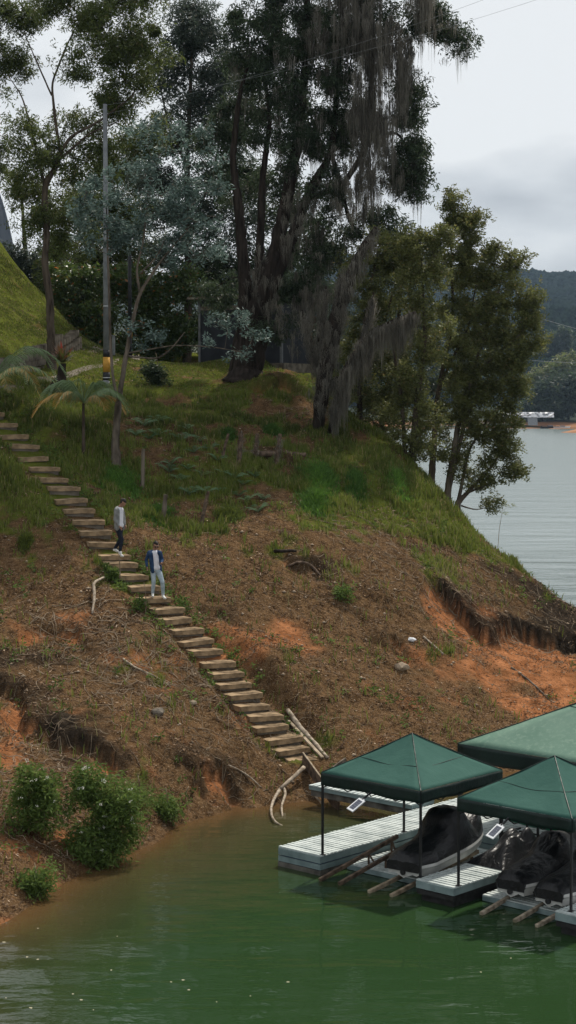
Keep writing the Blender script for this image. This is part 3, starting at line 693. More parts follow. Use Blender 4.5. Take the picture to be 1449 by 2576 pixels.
# solar lamps on arms
M['white'] = noisy('white_plastic', (.62, .64, .66), (.72, .73, .75), 5, .4, .4)
M['solar'] = noisy('solar_cell', (.05, .055, .08), (.09, .10, .13), 12, .25, .5)
def lamp(label, x, y, ax, ay):
    c = atb(x, y, -.42); a = atb(ax, ay, -.03); a[2] = max(a[2], 1.9)
    e = empty('solar_lamp', c, label, 'lamp', 'solar lamps on the canopy valances')
    d = c-a; d /= np.linalg.norm(d)
    mb = MB(); mb.beam(a-d*.15, c-d*.19, .035, .035); mb.build('arm', M['metal'], e)
    q = Vector((d[0], d[1], 0)).normalized(); yv = Vector(d); xv = yv.cross(Vector((0, 0, 1))).normalized(); 
    zv = xv.cross(yv); Rm = Matrix.Rotation(R(-16), 3, yv) 
    xv = Rm @ xv; zv = Rm @ zv
    Mx = np.stack([np.array(xv), np.array(yv), np.array(zv)], 1)
    mb = MB(); mb.box(c, (.19, .40, .03), M=Mx); mb.box(c-d*.215-np.array(zv)*.01, (.07, .05, .04), M=Mx); mb.build('housing', M['white'], e, bevel=.006)
    mb = MB()
    for i in range(5): mb.box(c+d*(-.12+.06*i)+np.array(zv)*.018, (.125, .052, .006), M=Mx)
    mb.build('solar_panel', M['solar'], e)
def zz(x, y): return ((1080+x*.845)/1.59006, (2800+y*.845)/1.59006)
lamp('white framed solar lamp on an arm hanging from the first canopy', *zz(407, 497), *zz(475, 440))
lamp('white framed solar lamp on an arm hanging from the second canopy', *zz(1066, 623), *zz(1128, 560))
# ------------------------------------------------------------------ vegetation builders
PX = K/F            # metres per survey pixel per metre of distance
def quads_leaf(C, n, spread, Lr, Wr, droop, rs, squash=.75, up=0):
    """C (N,3) cluster centres -> leaf quads around them"""
    ns = max(2, int(round(n/13))); n1 = n//ns; sb = rs.normal(size=(len(C)*ns, 3)); ln = np.linalg.norm(sb, axis=1)[:, None]; sb = sb/ln*np.minimum(ln, 2.1)*.85
    sp0 = np.repeat(np.broadcast_to(spread, len(C)), ns)[:, None]; S = np.repeat(C, ns, 0)+sb*sp0*[1, 1, squash]
    S = np.repeat(S, n1, 0); S = np.concatenate([S, np.repeat(C[:1], len(C)*n-len(S), 0)]); N = len(C)*n; sr = np.full((N, 1), Lr*.85)
    o3 = rs.normal(size=(N, 3)); l3 = np.linalg.norm(o3, axis=1)[:, None]; q = S+o3/l3*np.minimum(l3, 2)*.62*sr; d = rs.normal(size=(N, 3)); d[:, 2] = d[:, 2]*.6-droop+up; d /= np.linalg.norm(d, axis=1)[:, None]
    r = rs.normal(size=(N, 3)); s = np.cross(d, r); s /= (np.linalg.norm(s, axis=1)[:, None]+1e-9)
    l = rs.uniform(Lr*.65, Lr*1.3, N)[:, None]; w = rs.uniform(Wr*.7, Wr*1.25, N)[:, None]
    V = np.stack([q, q+d*l*.45+s*w/2, q+d*l, q+d*l*.45-s*w/2], 1).reshape(-1, 3)
    return V, rs
def leafmesh(name, V, tone, m, parent):
    nf = len(V)//4; me = npmesh(name, V, np.arange(nf*4).reshape(-1, 4), False, {'tone': np.repeat(tone, 4)})
    return link(name, me, m, parent)
def cones(segs, n=6):
    """segs: list of (p0, r0, p1, r1)"""
    a = np.array([s[0] for s in segs]); b = np.array([s[2] for s in segs]); ra = np.array([s[1] for s in segs]); rb = np.array([s[3] for s in segs])
    d = b-a; L_ = np.linalg.norm(d, axis=1)[:, None]+1e-9; d = d/L_; a = a-d*ra[:, None]*.3; b = b+d*rb[:, None]*.3
    ref = np.where(np.abs(d[:, 2:3]) > .8, [[1., 0, 0]], [[0, 0, 1.]]); u = np.cross(d, ref); u /= np.linalg.norm(u, axis=1)[:, None]; v = np.cross(d, u)
    th = np.arange(n)*2*math.pi/n; ring = u[:, None]*np.cos(th)[None, :, None]+v[:, None]*np.sin(th)[None, :, None]
    A = a[:, None]+ring*ra[:, None, None]; B = b[:, None]+ring*rb[:, None, None]
    V = np.concatenate([A, B], 1).reshape(-1, 3); k = np.arange(n); base = np.arange(len(segs))[:, None, None]*2*n
    Fq = np.stack([k, (k+1) % n, n+(k+1) % n, n+k], 1)[None]+base
    return V, Fq.reshape(-1, 4)
PER = 1.6
def w3(p, D=None): return at(p[0], p[1], p[2] if len(p) > 2 else D)
def sample_blobs(blobs, D, rs, dens=1.0):
    out = []
    for b in blobs:
        x, y, rx, ry, n = b[:5]; Db = D+(b[5] if len(b) > 5 else 0); c = at(x, y, Db); s = PX*Db
        n = max(1, int(round(n*dens))); pts = rs.normal(size=(n*3, 3)); pts /= np.linalg.norm(pts, axis=1)[:, None]; pts *= rs.uniform(.25, 1, n*3)[:, None]**.45
        pts = pts*[rx*s, min(rx, ry)*s*.9, ry*s]+c; out.append(pts[:n])
    return np.concatenate(out)
def grow(trunks, att, rs, tip=.012, jit=.10, power=.47, rmax=.16):
    """connect every attraction point to the nearest piece of limb grown so far"""
    nodes = []; par = []; isT = []
    for tr in trunks:
        prev = -1
        for i in range(len(tr)-1):
            p0, p1 = tr[i][0], tr[i+1][0]; k = max(1, int(np.linalg.norm(p1-p0)/.35))
            for j in range(k): nodes.append(p0+(p1-p0)*j/k); par.append(prev); isT.append(True); prev = len(nodes)-1
        nodes.append(tr[-1][0]); par.append(prev); isT.append(True)
    nT = len(nodes); P = np.array(nodes); d0 = np.array([np.min(np.linalg.norm(P-a, axis=1)) for a in att]); order = np.argsort(d0)
    P = list(P); kids = {}
    for i in order:
        a = att[i]; Q = np.array(P); d = Q-a; dist = np.linalg.norm(d, axis=1)+.55*np.maximum(0, d[:, 2]-.0*dist_ if False else d[:, 2]); j = int(np.argmin(dist)); p = Q[j]; L_ = np.linalg.norm(a-p)
        k = max(1, int(L_/.5)); prev = j; up = np.array([0, 0, min(.35, .16*L_)])
        for m_ in range(1, k+1):
            f = m_/k; q = p+(a-p)*f+up*math.sin(math.pi*f)+rs.normal(size=3)*jit*(1 if m_ < k else .3)*min(1, L_)
            P.append(q); par.append(prev); isT.append(False); prev = len(P)-1
    cnt = np.zeros(len(P)); haschild = np.zeros(len(P), bool)
    for i, q in enumerate(par):
        if q >= 0: haschild[q] = True
    for i in range(len(P)-1, -1, -1):
        if not haschild[i]: cnt[i] += 1
        if par[i] >= 0 and not isT[i]: cnt[par[i]] += cnt[i]
    rad = np.minimum(rmax, tip*np.maximum(cnt, 1)**power); segs = []
    for i in range(nT, len(P)): 
        q = par[i]; r0 = rad[i] if isT[q] else rad[q]; segs.append((P[q], min(r0, rad[i]*1.7), P[i], rad[i]))
    return np.array(P), segs, nT
def trunk_mesh(mb, tr, n=10, rough=.12, seed=0):
    pts = []; rr = []
    for i in range(len(tr)-1):
        p0, r0 = tr[i]; p1, r1 = tr[i+1]; k = max(2, int(np.linalg.norm(p1-p0)/.18))
        for j in range(k): f = j/k; pts.append(p0+(p1-p0)*f); rr.append(r0+(r1-r0)*f)
    pts.append(tr[-1][0]); rr.append(tr[-1][1]); P = np.array(pts)
    Ps = P.copy()
    for _ in range(3): Ps[1:-1] = (Ps[:-2]+2*Ps[1:-1]+Ps[2:])/4
    base = len(mb.v); mb.tube(list(Ps), rr, n)
    for i in range(base, len(mb.v)):
        v = Vector(mb.v[i]); ring = (i-base)//n; r = rr[min(ring, len(rr)-1)]
        nv = mnoise.noise_vector(Vector((v.x*2.2/max(r*4, .3), v.y*2.2/max(r*4, .3), v.z*.9))+Vector((seed, 0, 0))); mb.v[i] = tuple(v+nv*r*rough*2)
def strands(tops, rs, n=28, rad=.14, lo=.4, hi=1.6, w=.02, seg=4):
    """hanging moss: thin vertical strips"""
    N = len(tops)*n; Lb = rs.uniform(lo, hi, len(tops))**1.0; rb = rs.uniform(.5, 1.3, len(tops))*rad
    c = np.repeat(tops, n, 0); r = np.repeat(rb, n); off = rs.normal(size=(N, 2))*r[:, None]; dd = np.hypot(off[:, 0], off[:, 1])/(r+1e-9)
    ln = np.repeat(Lb, n)*(.15+.85*rs.uniform(0, 1, N)**1.5)*np.exp(-dd*.4); ang = rs.uniform(0, math.pi, N); sx = np.cos(ang); sy = np.sin(ang)
    x = c[:, 0]+off[:, 0]; y = c[:, 1]+off[:, 1]; z = c[:, 2]-dd*.10+rs.normal(size=N)*.05; ww = rs.uniform(.5, 1.4, N)*w
    rows = []; ax = np.zeros(N); ay = np.zeros(N)
    for k in range(seg+1):
        f = k/seg; hw = ww*(1-f*.85)/2; sh = 1-.45*f
        xx = c[:, 0]+off[:, 0]*sh+ax; yy = c[:, 1]+off[:, 1]*sh+ay; zz = z-ln*f
        rows.append(np.stack([np.stack([xx-sx*hw, yy-sy*hw, zz], 1), np.stack([xx+sx*hw, yy+sy*hw, zz], 1)], 1))
        ax = ax+rs.normal(size=N)*.012; ay = ay+rs.normal(size=N)*.012
    V = np.stack(rows, 1).reshape(N, -1, 3); nv = V.shape[1]; b = np.arange(N)[:, None, None]*nv
    q = np.array([[2*k, 2*k+1, 2*k+3, 2*k+2] for k in range(seg)])[None]+b
    tone = np.repeat(np.clip(np.repeat(rs.uniform(.1, .8, len(tops)), n)+rs.normal(size=N)*.22, 0, 1), nv)
    return V.reshape(-1, 3), q.reshape(-1, 4), tone
M['lf_olive'] = leafmat('leaf_olive', (.024, .036, .010), (.12, .155, .042), (.15, .13, .06))
M['lf_dark'] = leafmat('leaf_dark', (.014, .023, .012), (.060, .090, .045), (.09, .09, .06))
M['lf_grey'] = leafmat('leaf_greygreen', (.020, .028, .022), (.075, .10, .075), (.11, .11, .08))
M['lf_silver'] = leafmat('leaf_silver', (.028, .050, .042), (.165, .235, .205), (.33, .40, .36), trans=.2)
M['lf_grove'] = leafmat('leaf_grove', (.040, .048, .016), (.170, .188, .060), (.20, .16, .06))
M['lf_shrub'] = leafmat('leaf_shrub', (.020, .040, .008), (.10, .15, .035), (.30, .12, .03), rough=.35, spec=.5)
M['lf_bush'] = leafmat('leaf_bush', (.036, .064, .014), (.125, .19, .046), (.15, .19, .06), rough=.7, spec=.12)
M['lf_bright'] = leafmat('leaf_bright', (.028, .065, .010), (.085, .185, .03), (.16, .30, .05))
M['grass'] = leafmat('grass_blade', (.046, .064, .012), (.155, .195, .034), (.22, .19, .085), trans=.3, rough=.6)
M['moss'] = leafmat('hanging_moss', (.065, .060, .050), (.28, .262, .222), (.40, .37, .32), trans=.4, rough=.9, spec=.05, tscale=1.1)
M['litter'] = leafmat('leaf_litter', (.060, .034, .020), (.30, .20, .12), (.50, .38, .27), trans=.05, rough=.8, spec=.15)
M['flower'] = leafmat('flower_white', (.5, .5, .42), (.75, .75, .66), trans=.2)
def tree(name, label, cat, base, trunks, blobs, D, lm, bark, seed, leaf=(.19, .05), per=120, spread=.42, droop=.75, dens=1.15, tip=.012, group=None, moss=None, flare=None, rmax=.16, crown='crown', squash=.75, up=0, trunkn=10, tone0=.45):
    rs = np.random.RandomState(seed); b3 = w3(base, D)
    e = empty(name, b3, label, cat, group)
    TR = [[(w3(q[:3] if len(q) > 3 else (q[0], q[1]), D), q[-1]) for q in tr] for tr in trunks]
    att = sample_blobs(blobs, D, rs, dens)
    P, segs, nT = grow(TR, att, rs, tip=tip, rmax=rmax)
    mb = MB()
    for i, tr in enumerate(TR):
        if flare and i == 0: tr = [(tr[0][0]-np.array([0, 0, .3]), tr[0][1]*flare), (tr[0][0]+np.array([0, 0, .12]), tr[0][1]*(1+(flare-1)*.45))]+[(tr[0][0]+(tr[1][0]-tr[0][0])*.3, tr[0][1])]+tr[1:]
        trunk_mesh(mb, tr, n=trunkn, seed=seed+i)
    V, Fq = cones(segs, 5); mb.add(V, Fq); mb.build('trunk', M[bark], e, smooth=True)
    C = att; rs2 = np.random.RandomState(seed+50)
    # extra clusters along outer limbs
    extra = P[nT:]; extra = extra[rs2.rand(len(extra)) < .25]+rs2.normal(size=(1, 3))*.1
    per = int(per*PER); C = np.concatenate([C, extra]); sp_ = spread*rs2.uniform(.55, 1.25, len(C))
    V, _ = quads_leaf(C, per, sp_, leaf[0], leaf[1], droop, rs2, squash, up)
    tn = np.repeat(rs2.uniform(tone0-.28, tone0+.28, len(C)), per)+rs2.normal(size=len(C)*per)*.16; tn = np.where(rs2.rand(len(tn)) < .03, 1, np.clip(tn, 0, .92))
    leafmesh(crown, V, tn, M[lm], e)
    if moss: 
        ms, nb, kw = moss; pts = P[nT:]; keep = []
        for q in pts[rs2.permutation(len(pts))]:
            if len(keep) >= nb: break
            if ms(q, rs2): keep.append(q)
        if keep:
            V, Fq, tn = strands(np.array(keep), rs2, **kw); link('hanging_moss', npmesh('hanging_moss', V, Fq, False, {'tone': tn}), M['moss'], e)
    return e
def pic(p):
    q = np.array(p, float)-[0, 0, HC]; c, s = math.cos(PITCH), math.sin(PITCH); dz = q[1]*c-q[2]*s; up = q[1]*s+q[2]*c
    return (288+F*q[0]/dz)/K, (512-F*up/dz)/K
def gb(x, y, dx=0):
    p = G(x, y); return (x, y, float(p[1]))
# ---- the trees -----------------------------------------------------------------
b = gb(130, 925); D = b[2]
tree('tall_tree', 'slender tree with a bare curving trunk and open olive crown left of the utility pole', 'tree', b,
 [[(130,930,.19),(126,760,.17),(112,660,.15),(118,590,.14),(112,500,.135),(113,460,.13),(142,420,.12),(152,385,.11)],
  [(152,385,.09),(175,345,.07),(250,305,.05),(335,240,.03)],[(113,470,.08),(92,380,.06),(72,300,.045),(55,240,.03),(20,190,.015)],
  [(152,388,.08),(138,300,.06),(130,210,.05),(165,120,.035),(205,40,.02)],[(146,405,.06),(225,335,.045),(300,305,.02)],[(130,240,.04),(90,150,.03),(60,80,.012)]],
 [(300,60,110,80,34,0),(340,150,80,80,24,1),(230,150,60,50,9,-1),(320,250,80,60,16,1),(200,330,80,50,12,1),(90,390,60,50,11),(50,470,50,60,11,1),(150,510,70,60,12,1.5),(230,430,70,70,14,1),(90,560,50,35,6),(370,330,60,60,11,2),(60,330,40,40,5),(190,610,60,50,7,2),(130,10,60,30,8),(250,-60,160,40,16),(280,-170,160,80,26),(380,-60,70,60,12)],  # highest blobs are out of view, added to throw shade downhill
 D, 'lf_olive', 'bark', 11, per=150, spread=.42, flare=1.5, moss=None, tip=.010)
tree('tall_tree', 'drooping tree crown cut by the left picture edge at the top', 'tree', (-170, 940, 84),
 [[(-170,960,.2),(-160,600,.17),(-130,300,.13),(-100,80,.08),(-60,-40,.04)],[(-130,300,.08),(-50,220,.05),(20,170,.02)],[(-110,120,.06),(-20,60,.03),(40,40,.02)]],
 [(5,60,60,70,20),(30,160,60,35,10),(-90,80,70,120,16),(60,20,50,40,9),(-60,220,60,60,8),(-10,230,40,25,3),(-150,300,60,80,8),(0,350,40,25,3),(-10,420,30,60,4)],
 82, 'lf_olive', 'bark', 12, per=130, spread=.40, tone0=.35)
tree('eucalyptus_tree', 'grey-green drooping tree standing behind, left of the moss-hung giant', 'tree', (470, 905, 96),
 [[(470,930,.25),(475,700,.2),(470,400,.15),(480,200,.1),(485,60,.05)],[(470,420,.1),(420,300,.06),(400,200,.03)],[(475,600,.1),(540,420,.07),(570,260,.03)]],
 [(480,70,60,70,20),(430,150,50,70,12),(530,140,70,80,20),(470,250,90,80,22),(560,260,70,90,18),(420,360,80,60,14),(540,400,80,80,16),(470,500,90,70,14),(560,560,70,70,12),(430,600,90,70,14),(390,470,60,60,10)],
 95, 'lf_grey', 'bark', 13, per=150, spread=.55, leaf=(.22, .06), tip=.012)
for i, (lab, base, bl, lm) in enumerate([
 ('dark bushy tree filling the gap behind the silver-leaved tree', (250, 900, 100), [(180,560,80,70,14),(250,480,80,80,16),(150,680,70,60,12),(260,600,90,80,18),(330,500,80,80,14),(340,620,80,80,16),(200,740,80,50,12),(300,720,90,60,14),(310,400,70,60,10)], 'lf_olive'),
 ('dark tree standing directly behind the trunk of the moss-hung giant', (720, 905, 97), [(620,480,60,80,12),(680,600,80,80,16),(560,680,80,70,14),(640,720,90,60,14),(760,680,80,80,16),(820,760,60,80,12),(740,560,60,60,8),(480,840,60,60,12),(540,860,60,50,8),(480,700,70,60,10),(790,860,60,60,10)], 'lf_dark'),
 ('low dark tree on the far edge of the slope at the left', (60, 780, 104), [(60,680,60,40,10),(110,720,60,50,12),(160,790,50,40,8),(20,640,40,30,6),(150,640,50,40,8)], 'lf_grey')]):
    x, y, Db = base
    tree('bushy_tree', lab, 'tree', base, [[(x, y+40, .2), (x+5, y-120, .15), (x-5, y-280, .08)]], bl, Db, lm, 'bark_dark', 20+i, per=170, spread=.6, leaf=(.24, .07), droop=.4, tone0=.36)
for i, (lab, base, bl) in enumerate([
 ('broad-leaved shrub with orange flowers behind the utility pole', (215, 870, 93), [(180,720,50,50,12),(230,790,60,60,16),(190,840,50,40,10),(260,700,50,40,9),(270,860,50,30,9)]),
 ('broad-leaved shrub with yellowing leaves between the two poles and the hut', (370, 880, 94), [(340,700,60,50,12),(400,780,70,60,18),(340,830,60,50,12),(450,720,50,50,10),(460,850,50,35,9),(400,870,60,20,8)])]):
    x, y, Db = base
    tree('flowering_shrub', lab, 'shrub', base, [[(x, y+20, .08), (x+5, y-60, .05), (x-5, y-120, .03)]], bl, Db, 'lf_shrub', 'bark_dark', 30+i, per=110, spread=.45, leaf=(.24, .11), droop=.3, tone0=.40, group='shrubs behind the lawn')
# moss-hung giant
b = gb(612, 948); D = b[2]
def mossy(q, rs):
    x, y = pic(q); pr = .35+.65*float(700 < x < 1080)-.2*(x < 600)
    return rs.rand() < pr and y < 700
tree('giant_tree', 'huge dark multi-stemmed tree draped in grey hanging moss in front of the hut', 'tree', b,
 [[(620,950,.62),(628,870,.55),(640,780,.46),(690,650,.34),(722,500,.27),(755,320,.2),(770,120,.15),(775,-80,.12),(770,-400,.05)],
  [(596,948,.42),(610,850,.36),(618,720,.28),(600,520,.2),(585,400,.15),(600,250,.1),(640,100,.05)],
  [(650,860,.4),(665,760,.32),(735,600,.24),(770,500,.2),(835,380,.15),(850,200,.11),(862,-20,.06)],
  [(640,930,.35),(660,840,.3),(650,740,.24),(655,600,.18),(660,450,.14),(680,300,.1),(660,150,.05)],
  [(770,500,.14),(860,470,.12),(918,380,.12),(935,200,.1),(930,0,.05)],[(930,180,.07),(1000,120,.05),(1080,60,.03),(1130,90,.015)],[(920,350,.08),(1000,330,.06),(1040,400,.02)],
  [(835,390,.1),(880,560,.09),(912,600,.07)]],
 [(640,90,80,90,22),(730,40,80,80,22),(820,70,80,90,22),(900,60,70,90,18),(700,180,90,90,22),(610,240,60,80,14,2),(790,230,80,90,20),(880,250,50,80,9),(980,60,50,60,5),(1090,70,55,35,9),(1150,100,30,25,4),(1060,20,40,25,4),(1020,330,35,60,9),(1040,400,40,50,9),
  (1010,450,40,50,8),(1030,470,40,40,6),(840,360,60,80,15),(720,350,80,90,18),(820,490,55,70,11),(700,480,60,60,8,1),(840,590,55,50,9),(780,620,70,60,9,1),(730,720,60,60,8,1),(560,360,60,70,10,2),(580,480,50,60,7,2),(800,700,60,60,8),(560,740,50,50,6,1),(970,540,40,40,5),(690,810,50,40,4,-.5),(1020,240,40,50,6),
  (700,-70,130,50,20),(880,-70,130,50,18),(650,-230,150,100,34),(850,-250,160,110,36),(760,-430,160,100,30),(560,-120,90,80,16),(980,-180,90,80,16)],  # upper crown out of view, added to cast shade on the slope
 D, 'lf_dark', 'bark_dark', 41, per=175, spread=.40, leaf=(.20, .05), droop=.9, flare=1.7, moss=(mossy, 520, dict(n=42, rad=.15, lo=.5, hi=2.6, w=.022)), tip=.013, rmax=.2, trunkn=14)
# extra moss curtains on that tree
rs = np.random.RandomState(5); tops = []
for (x, y, rx, ry, n, Ln) in [(900,0,40,60,26,4.6),(940,110,30,70,30,4.6),(1012,140,16,20,16,3.6),(1065,-30,16,15,18,3.4),(925,270,30,50,26,4.2),(965,300,14,50,12,3.2),(840,60,50,60,20,2.6),(915,430,10,80,16,3.2),(935,430,12,60,10,2.4),(1010,220,20,40,12,1.8),(760,560,40,60,14,1.6),(860,430,30,60,10,2.0),(985,430,12,30,5,1.8),(1110,60,30,20,5,.9),(780,760,40,60,14,2.0),(720,780,40,40,9,1.4),(640,720,40,60,9,1.2)]:
    t = np.array([at(x+rs.uniform(-rx, rx), y+rs.uniform(-ry, ry), D+rs.uniform(-2.2, -.2)) for _ in range(n)]); tops.append((t, Ln))
e = [o for o in bpy.data.objects if o.name == 'giant_tree'][0]
Vs = []; Fs = []; Ts = []; o_n = 0
for t, Ln in tops:
    t = np.repeat(t, 3, 0)+rs.normal(size=(len(t)*3, 3))*[.22, .3, .5]; V, Fq, tn = strands(t, rs, n=34, rad=.10, lo=Ln*.25, hi=Ln*.95, w=.02, seg=6); Vs.append(V); Fs.append(Fq+o_n); Ts.append(tn*.8); o_n += len(V)
link('moss_curtain', npmesh('moss_curtain', np.concatenate(Vs), np.concatenate(Fs), False, {'tone': np.concatenate(Ts)}), M['moss'], e)
# silver-leaved young tree
b = gb(292, 1172); D = b[2]
tree('silver_eucalyptus', 'young forked tree with blue-grey leaves beside the stairs, in front of the utility pole', 'tree', b,
 [[(292,1175,.19),(290,1110,.14),(298,1010,.12)],[(298,1010,.07),(283,950,.055),(277,850,.05),(275,740,.045),(271,640,.04),(268,520,.02)],
  [(298,1015,.10),(316,900,.085),(335,800,.07),(352,735,.06),(388,680,.05),(418,640,.035),(470,580,.02)],[(352,735,.05),(342,680,.04),(362,600,.035),(372,480,.025),(400,390,.015)],
  [(318,895,.04),(400,905,.032),(440,868,.025),(465,835,.012)],[(322,888,.03),(440,868,.022),(530,872,.018),(600,884,.01)],[(352,690,.03),(400,640,.03),(415,600,.02)]],
 [(250,500,60,50,16),(330,550,60,40,12),(440,500,70,50,20),(500,470,50,40,10),(420,340,75,50,10),(490,370,50,60,7),(360,420,50,40,8),(250,590,70,50,16),(340,610,70,40,11),(480,570,80,50,18),(410,640,60,40,8),(540,630,50,35,7),(348,822,20,12,3),(382,845,24,12,3),(360,866,18,8,2),(340,330,50,40,4),(550,440,30,50,5),(210,520,40,40,6),(535,800,20,8,2),(572,825,26,9,3),(618,812,12,20,2),(646,852,10,20,2),(604,888,30,6,2),(530,862,16,7,1),(590,800,14,10,1),(300,440,40,30,4)],
 D, 'lf_silver', 'bark_grey', 51, per=34, spread=.22, leaf=(.16, .06), droop=.05, tip=.008, flare=1.5, rmax=.06, crown='crown')
# mossy broken tree
b = gb(812, 1082); D = b[2]
rs = np.random.RandomState(8)
e = empty('mossy_tree', w3(b), 'broken leafless tree wrapped in thick grey hanging moss at the shoulder of the slope', 'tree')
TR = [[(800,1082,.17),(806,1010,.24),(822,920,.28),(845,800,.24),(880,700,.2),(905,640,.17),(948,572,.10)],[(822,1118,.06),(842,1030,.10),(872,930,.16),(930,840,.12),(985,812,.09),(1045,786,.06)],
 [(815,950,.16),(805,860,.12),(815,780,.09),(820,720,.04)],[(845,830,.15),(850,760,.12),(856,690,.05)],[(900,880,.10),(930,800,.08),(940,735,.03)],[(905,860,.08),(960,822,.07),(1015,835,.05)],[(810,970,.06),(775,850,.05),(760,780,.03)],[(830,960,.05),(870,940,.03),(885,950,.01)]]
mb = MB(); tops = []
for i, tr in enumerate(TR):
    t3 = [(w3((q[0], q[1], D-(.5*(1.2 if i in (1, 5) else .3)*k_))), q[2]*1.2) for k_, q in enumerate(tr)]; trunk_mesh(mb, t3, seed=i)
    for (p0, r0), (p1, r1) in zip(t3[:-1], t3[1:]):
        k = int(np.linalg.norm(p1-p0)/.07)+1
        for j in range(k): f = j/k; tops.append((p0+(p1-p0)*f, r0+(r1-r0)*f, i))
mb.build('trunk', M['bark_dark'], e, smooth=True)
Vs = []; Fs = []; Ts = []; o_n = 0
for rr_, sel, hi in ((1, lambda i: i in (1, 5), 2.3), (1, lambda i: i not in (1, 5), 1.15)):
    t = np.array([p+rs.normal(size=3)*[r*.8, r*.5, .05]-np.array([0, r*1.1+.05, 0]) for p, r, i in tops if sel(i)]); t = t[t[:, 2] > HZ(t[:, 0], t[:, 1])+1.1]
    V, Fq, tn = strands(t, rs, n=80 if hi > 2 else 40, rad=.13, lo=.35, hi=hi, w=.02, seg=5); V[:, 2] = np.maximum(V[:, 2], HZ(V[:, 0], V[:, 1])+.02)
    Vs.append(V); Fs.append(Fq+o_n); Ts.append(np.clip(tn*.8+.12, 0, 1)); o_n += len(V)
link('hanging_moss', npmesh('hanging_moss', np.concatenate(Vs), np.concatenate(Fs), False, {'tone': np.concatenate(Ts)}), M['moss'], e)
# grove on the right
GV = [
 ('olive-leaved tree of the grove nearest the mossy broken tree', (905,1062), [[(905,1062,.12),(905,900,.1),(925,750,.07),(950,640,.03)],[(905,930,.06),(970,800,.05),(1000,700,.02)]],
  [(880,980,50,60,10),(960,1040,40,50,8),(900,760,50,70,12),(970,720,60,70,14),(960,640,50,50,10),(900,880,50,70,11),(980,860,60,80,14),(1000,960,50,60,10),(930,980,40,60,7),(1010,640,40,50,7),(890,680,30,40,4)]),
 ('olive-leaved tree in the grove with two dark stems over the slope edge', (1035,1165), [[(1035,1165,.13),(1050,1000,.11),(1070,850,.08),(1060,650,.03)],[(1020,1155,.1),(1010,1000,.08),(990,880,.05)]],
  [(1030,1090,40,40,7),(1060,1130,30,30,4),(1050,630,55,50,12),(1060,730,60,70,15),(1080,850,60,70,15),(1040,950,60,60,12),(1070,1050,50,40,6),(1000,1040,40,40,5),(1100,600,40,40,7)]),
 ('tallest tree of the right grove with a thin pointed top', (1085,1210), [[(1085,1212,.14),(1100,1000,.11),(1140,800,.08),(1135,620,.05),(1132,500,.015)],[(1110,960,.07),(1180,820,.05),(1200,700,.02)]],
  [(1132,505,16,28,5),(1150,570,40,45,10),(1190,560,30,40,7),(1150,660,60,60,15),(1190,740,60,60,15),(1150,820,70,60,15),(1200,880,70,60,15),(1140,940,60,60,12),(1140,1040,50,40,6),(1200,640,40,50,9)]),
 ('broad tree at the right side of the grove leaning out over the lake', (1125,1245), [[(1125,1247,.15),(1150,1080,.12),(1200,900,.09),(1250,750,.05),(1275,650,.02)],[(1180,960,.06),(1260,880,.04),(1310,840,.02)],[(1128,1240,.1),(1175,1040,.08),(1230,950,.04)]],
  [(1275,650,55,28,9),(1250,720,60,50,13),(1325,745,30,45,9),(1335,830,25,45,6),(1320,900,28,40,6),(1245,1055,45,40,7),(1290,820,55,50,12),(1250,880,60,60,14),(1270,960,50,60,11),(1220,1010,60,50,10),(1310,960,25,40,4),(1200,960,50,50,8),(1240,790,60,50,9)]),
 ('lowest grove tree with branches sweeping down to the water', (1150,1268), [[(1150,1268,.13),(1175,1240,.1),(1240,1170,.06),(1275,1110,.03)],[(1175,1240,.06),(1210,1225,.04),(1250,1215,.02)],[(1152,1265,.09),(1180,1130,.06),(1230,1050,.03)],[(1160,1272,.04),(1200,1285,.025),(1235,1272,.012)]],
  [(1225,1080,50,35,9),(1275,1120,40,40,9),(1290,1180,30,30,6),(1240,1150,40,30,5),(1220,1215,35,20,4),(1160,1190,30,30,5),(1130,1120,50,50,9),(1235,1268,12,8,2),(1300,1060,20,30,3),(1180,1060,45,35,6)])]
for i, (lab, bs, tr, bl) in enumerate(GV):
    b = gb(*bs); D = min(b[2], 79)+(1.6 if i == 0 else .5 if i == 1 else 0)
    tree('grove_tree', lab, 'tree', (bs[0], bs[1], D), tr, bl, D, 'lf_grove', 'bark_grey' if i > 2 else 'bark', 60+i, per=130, spread=.30, leaf=(.13, .056), droop=-.1, tip=.009, dens=1.4, group='grove of trees at the right edge of the slope', rmax=.07, flare=1.3)
tree('grove_tree', 'pale grey-green tree behind the grove, right of the broken mossy trunk', 'tree', (960, 1050, 86), [[(960,1060,.15),(1000,850,.12),(1010,700,.08),(1030,590,.03)]],
 [(1020,600,50,40,10),(990,680,70,50,10),(1060,660,50,50,8),(930,820,60,70,5),(1010,800,80,80,14),(870,920,50,60,8),(950,960,60,60,9),(1080,930,60,80,9),(850,820,40,60,6)], 86, 'lf_grey', 'bark', 70, per=120, spread=.5, leaf=(.2, .06), tone0=.42)
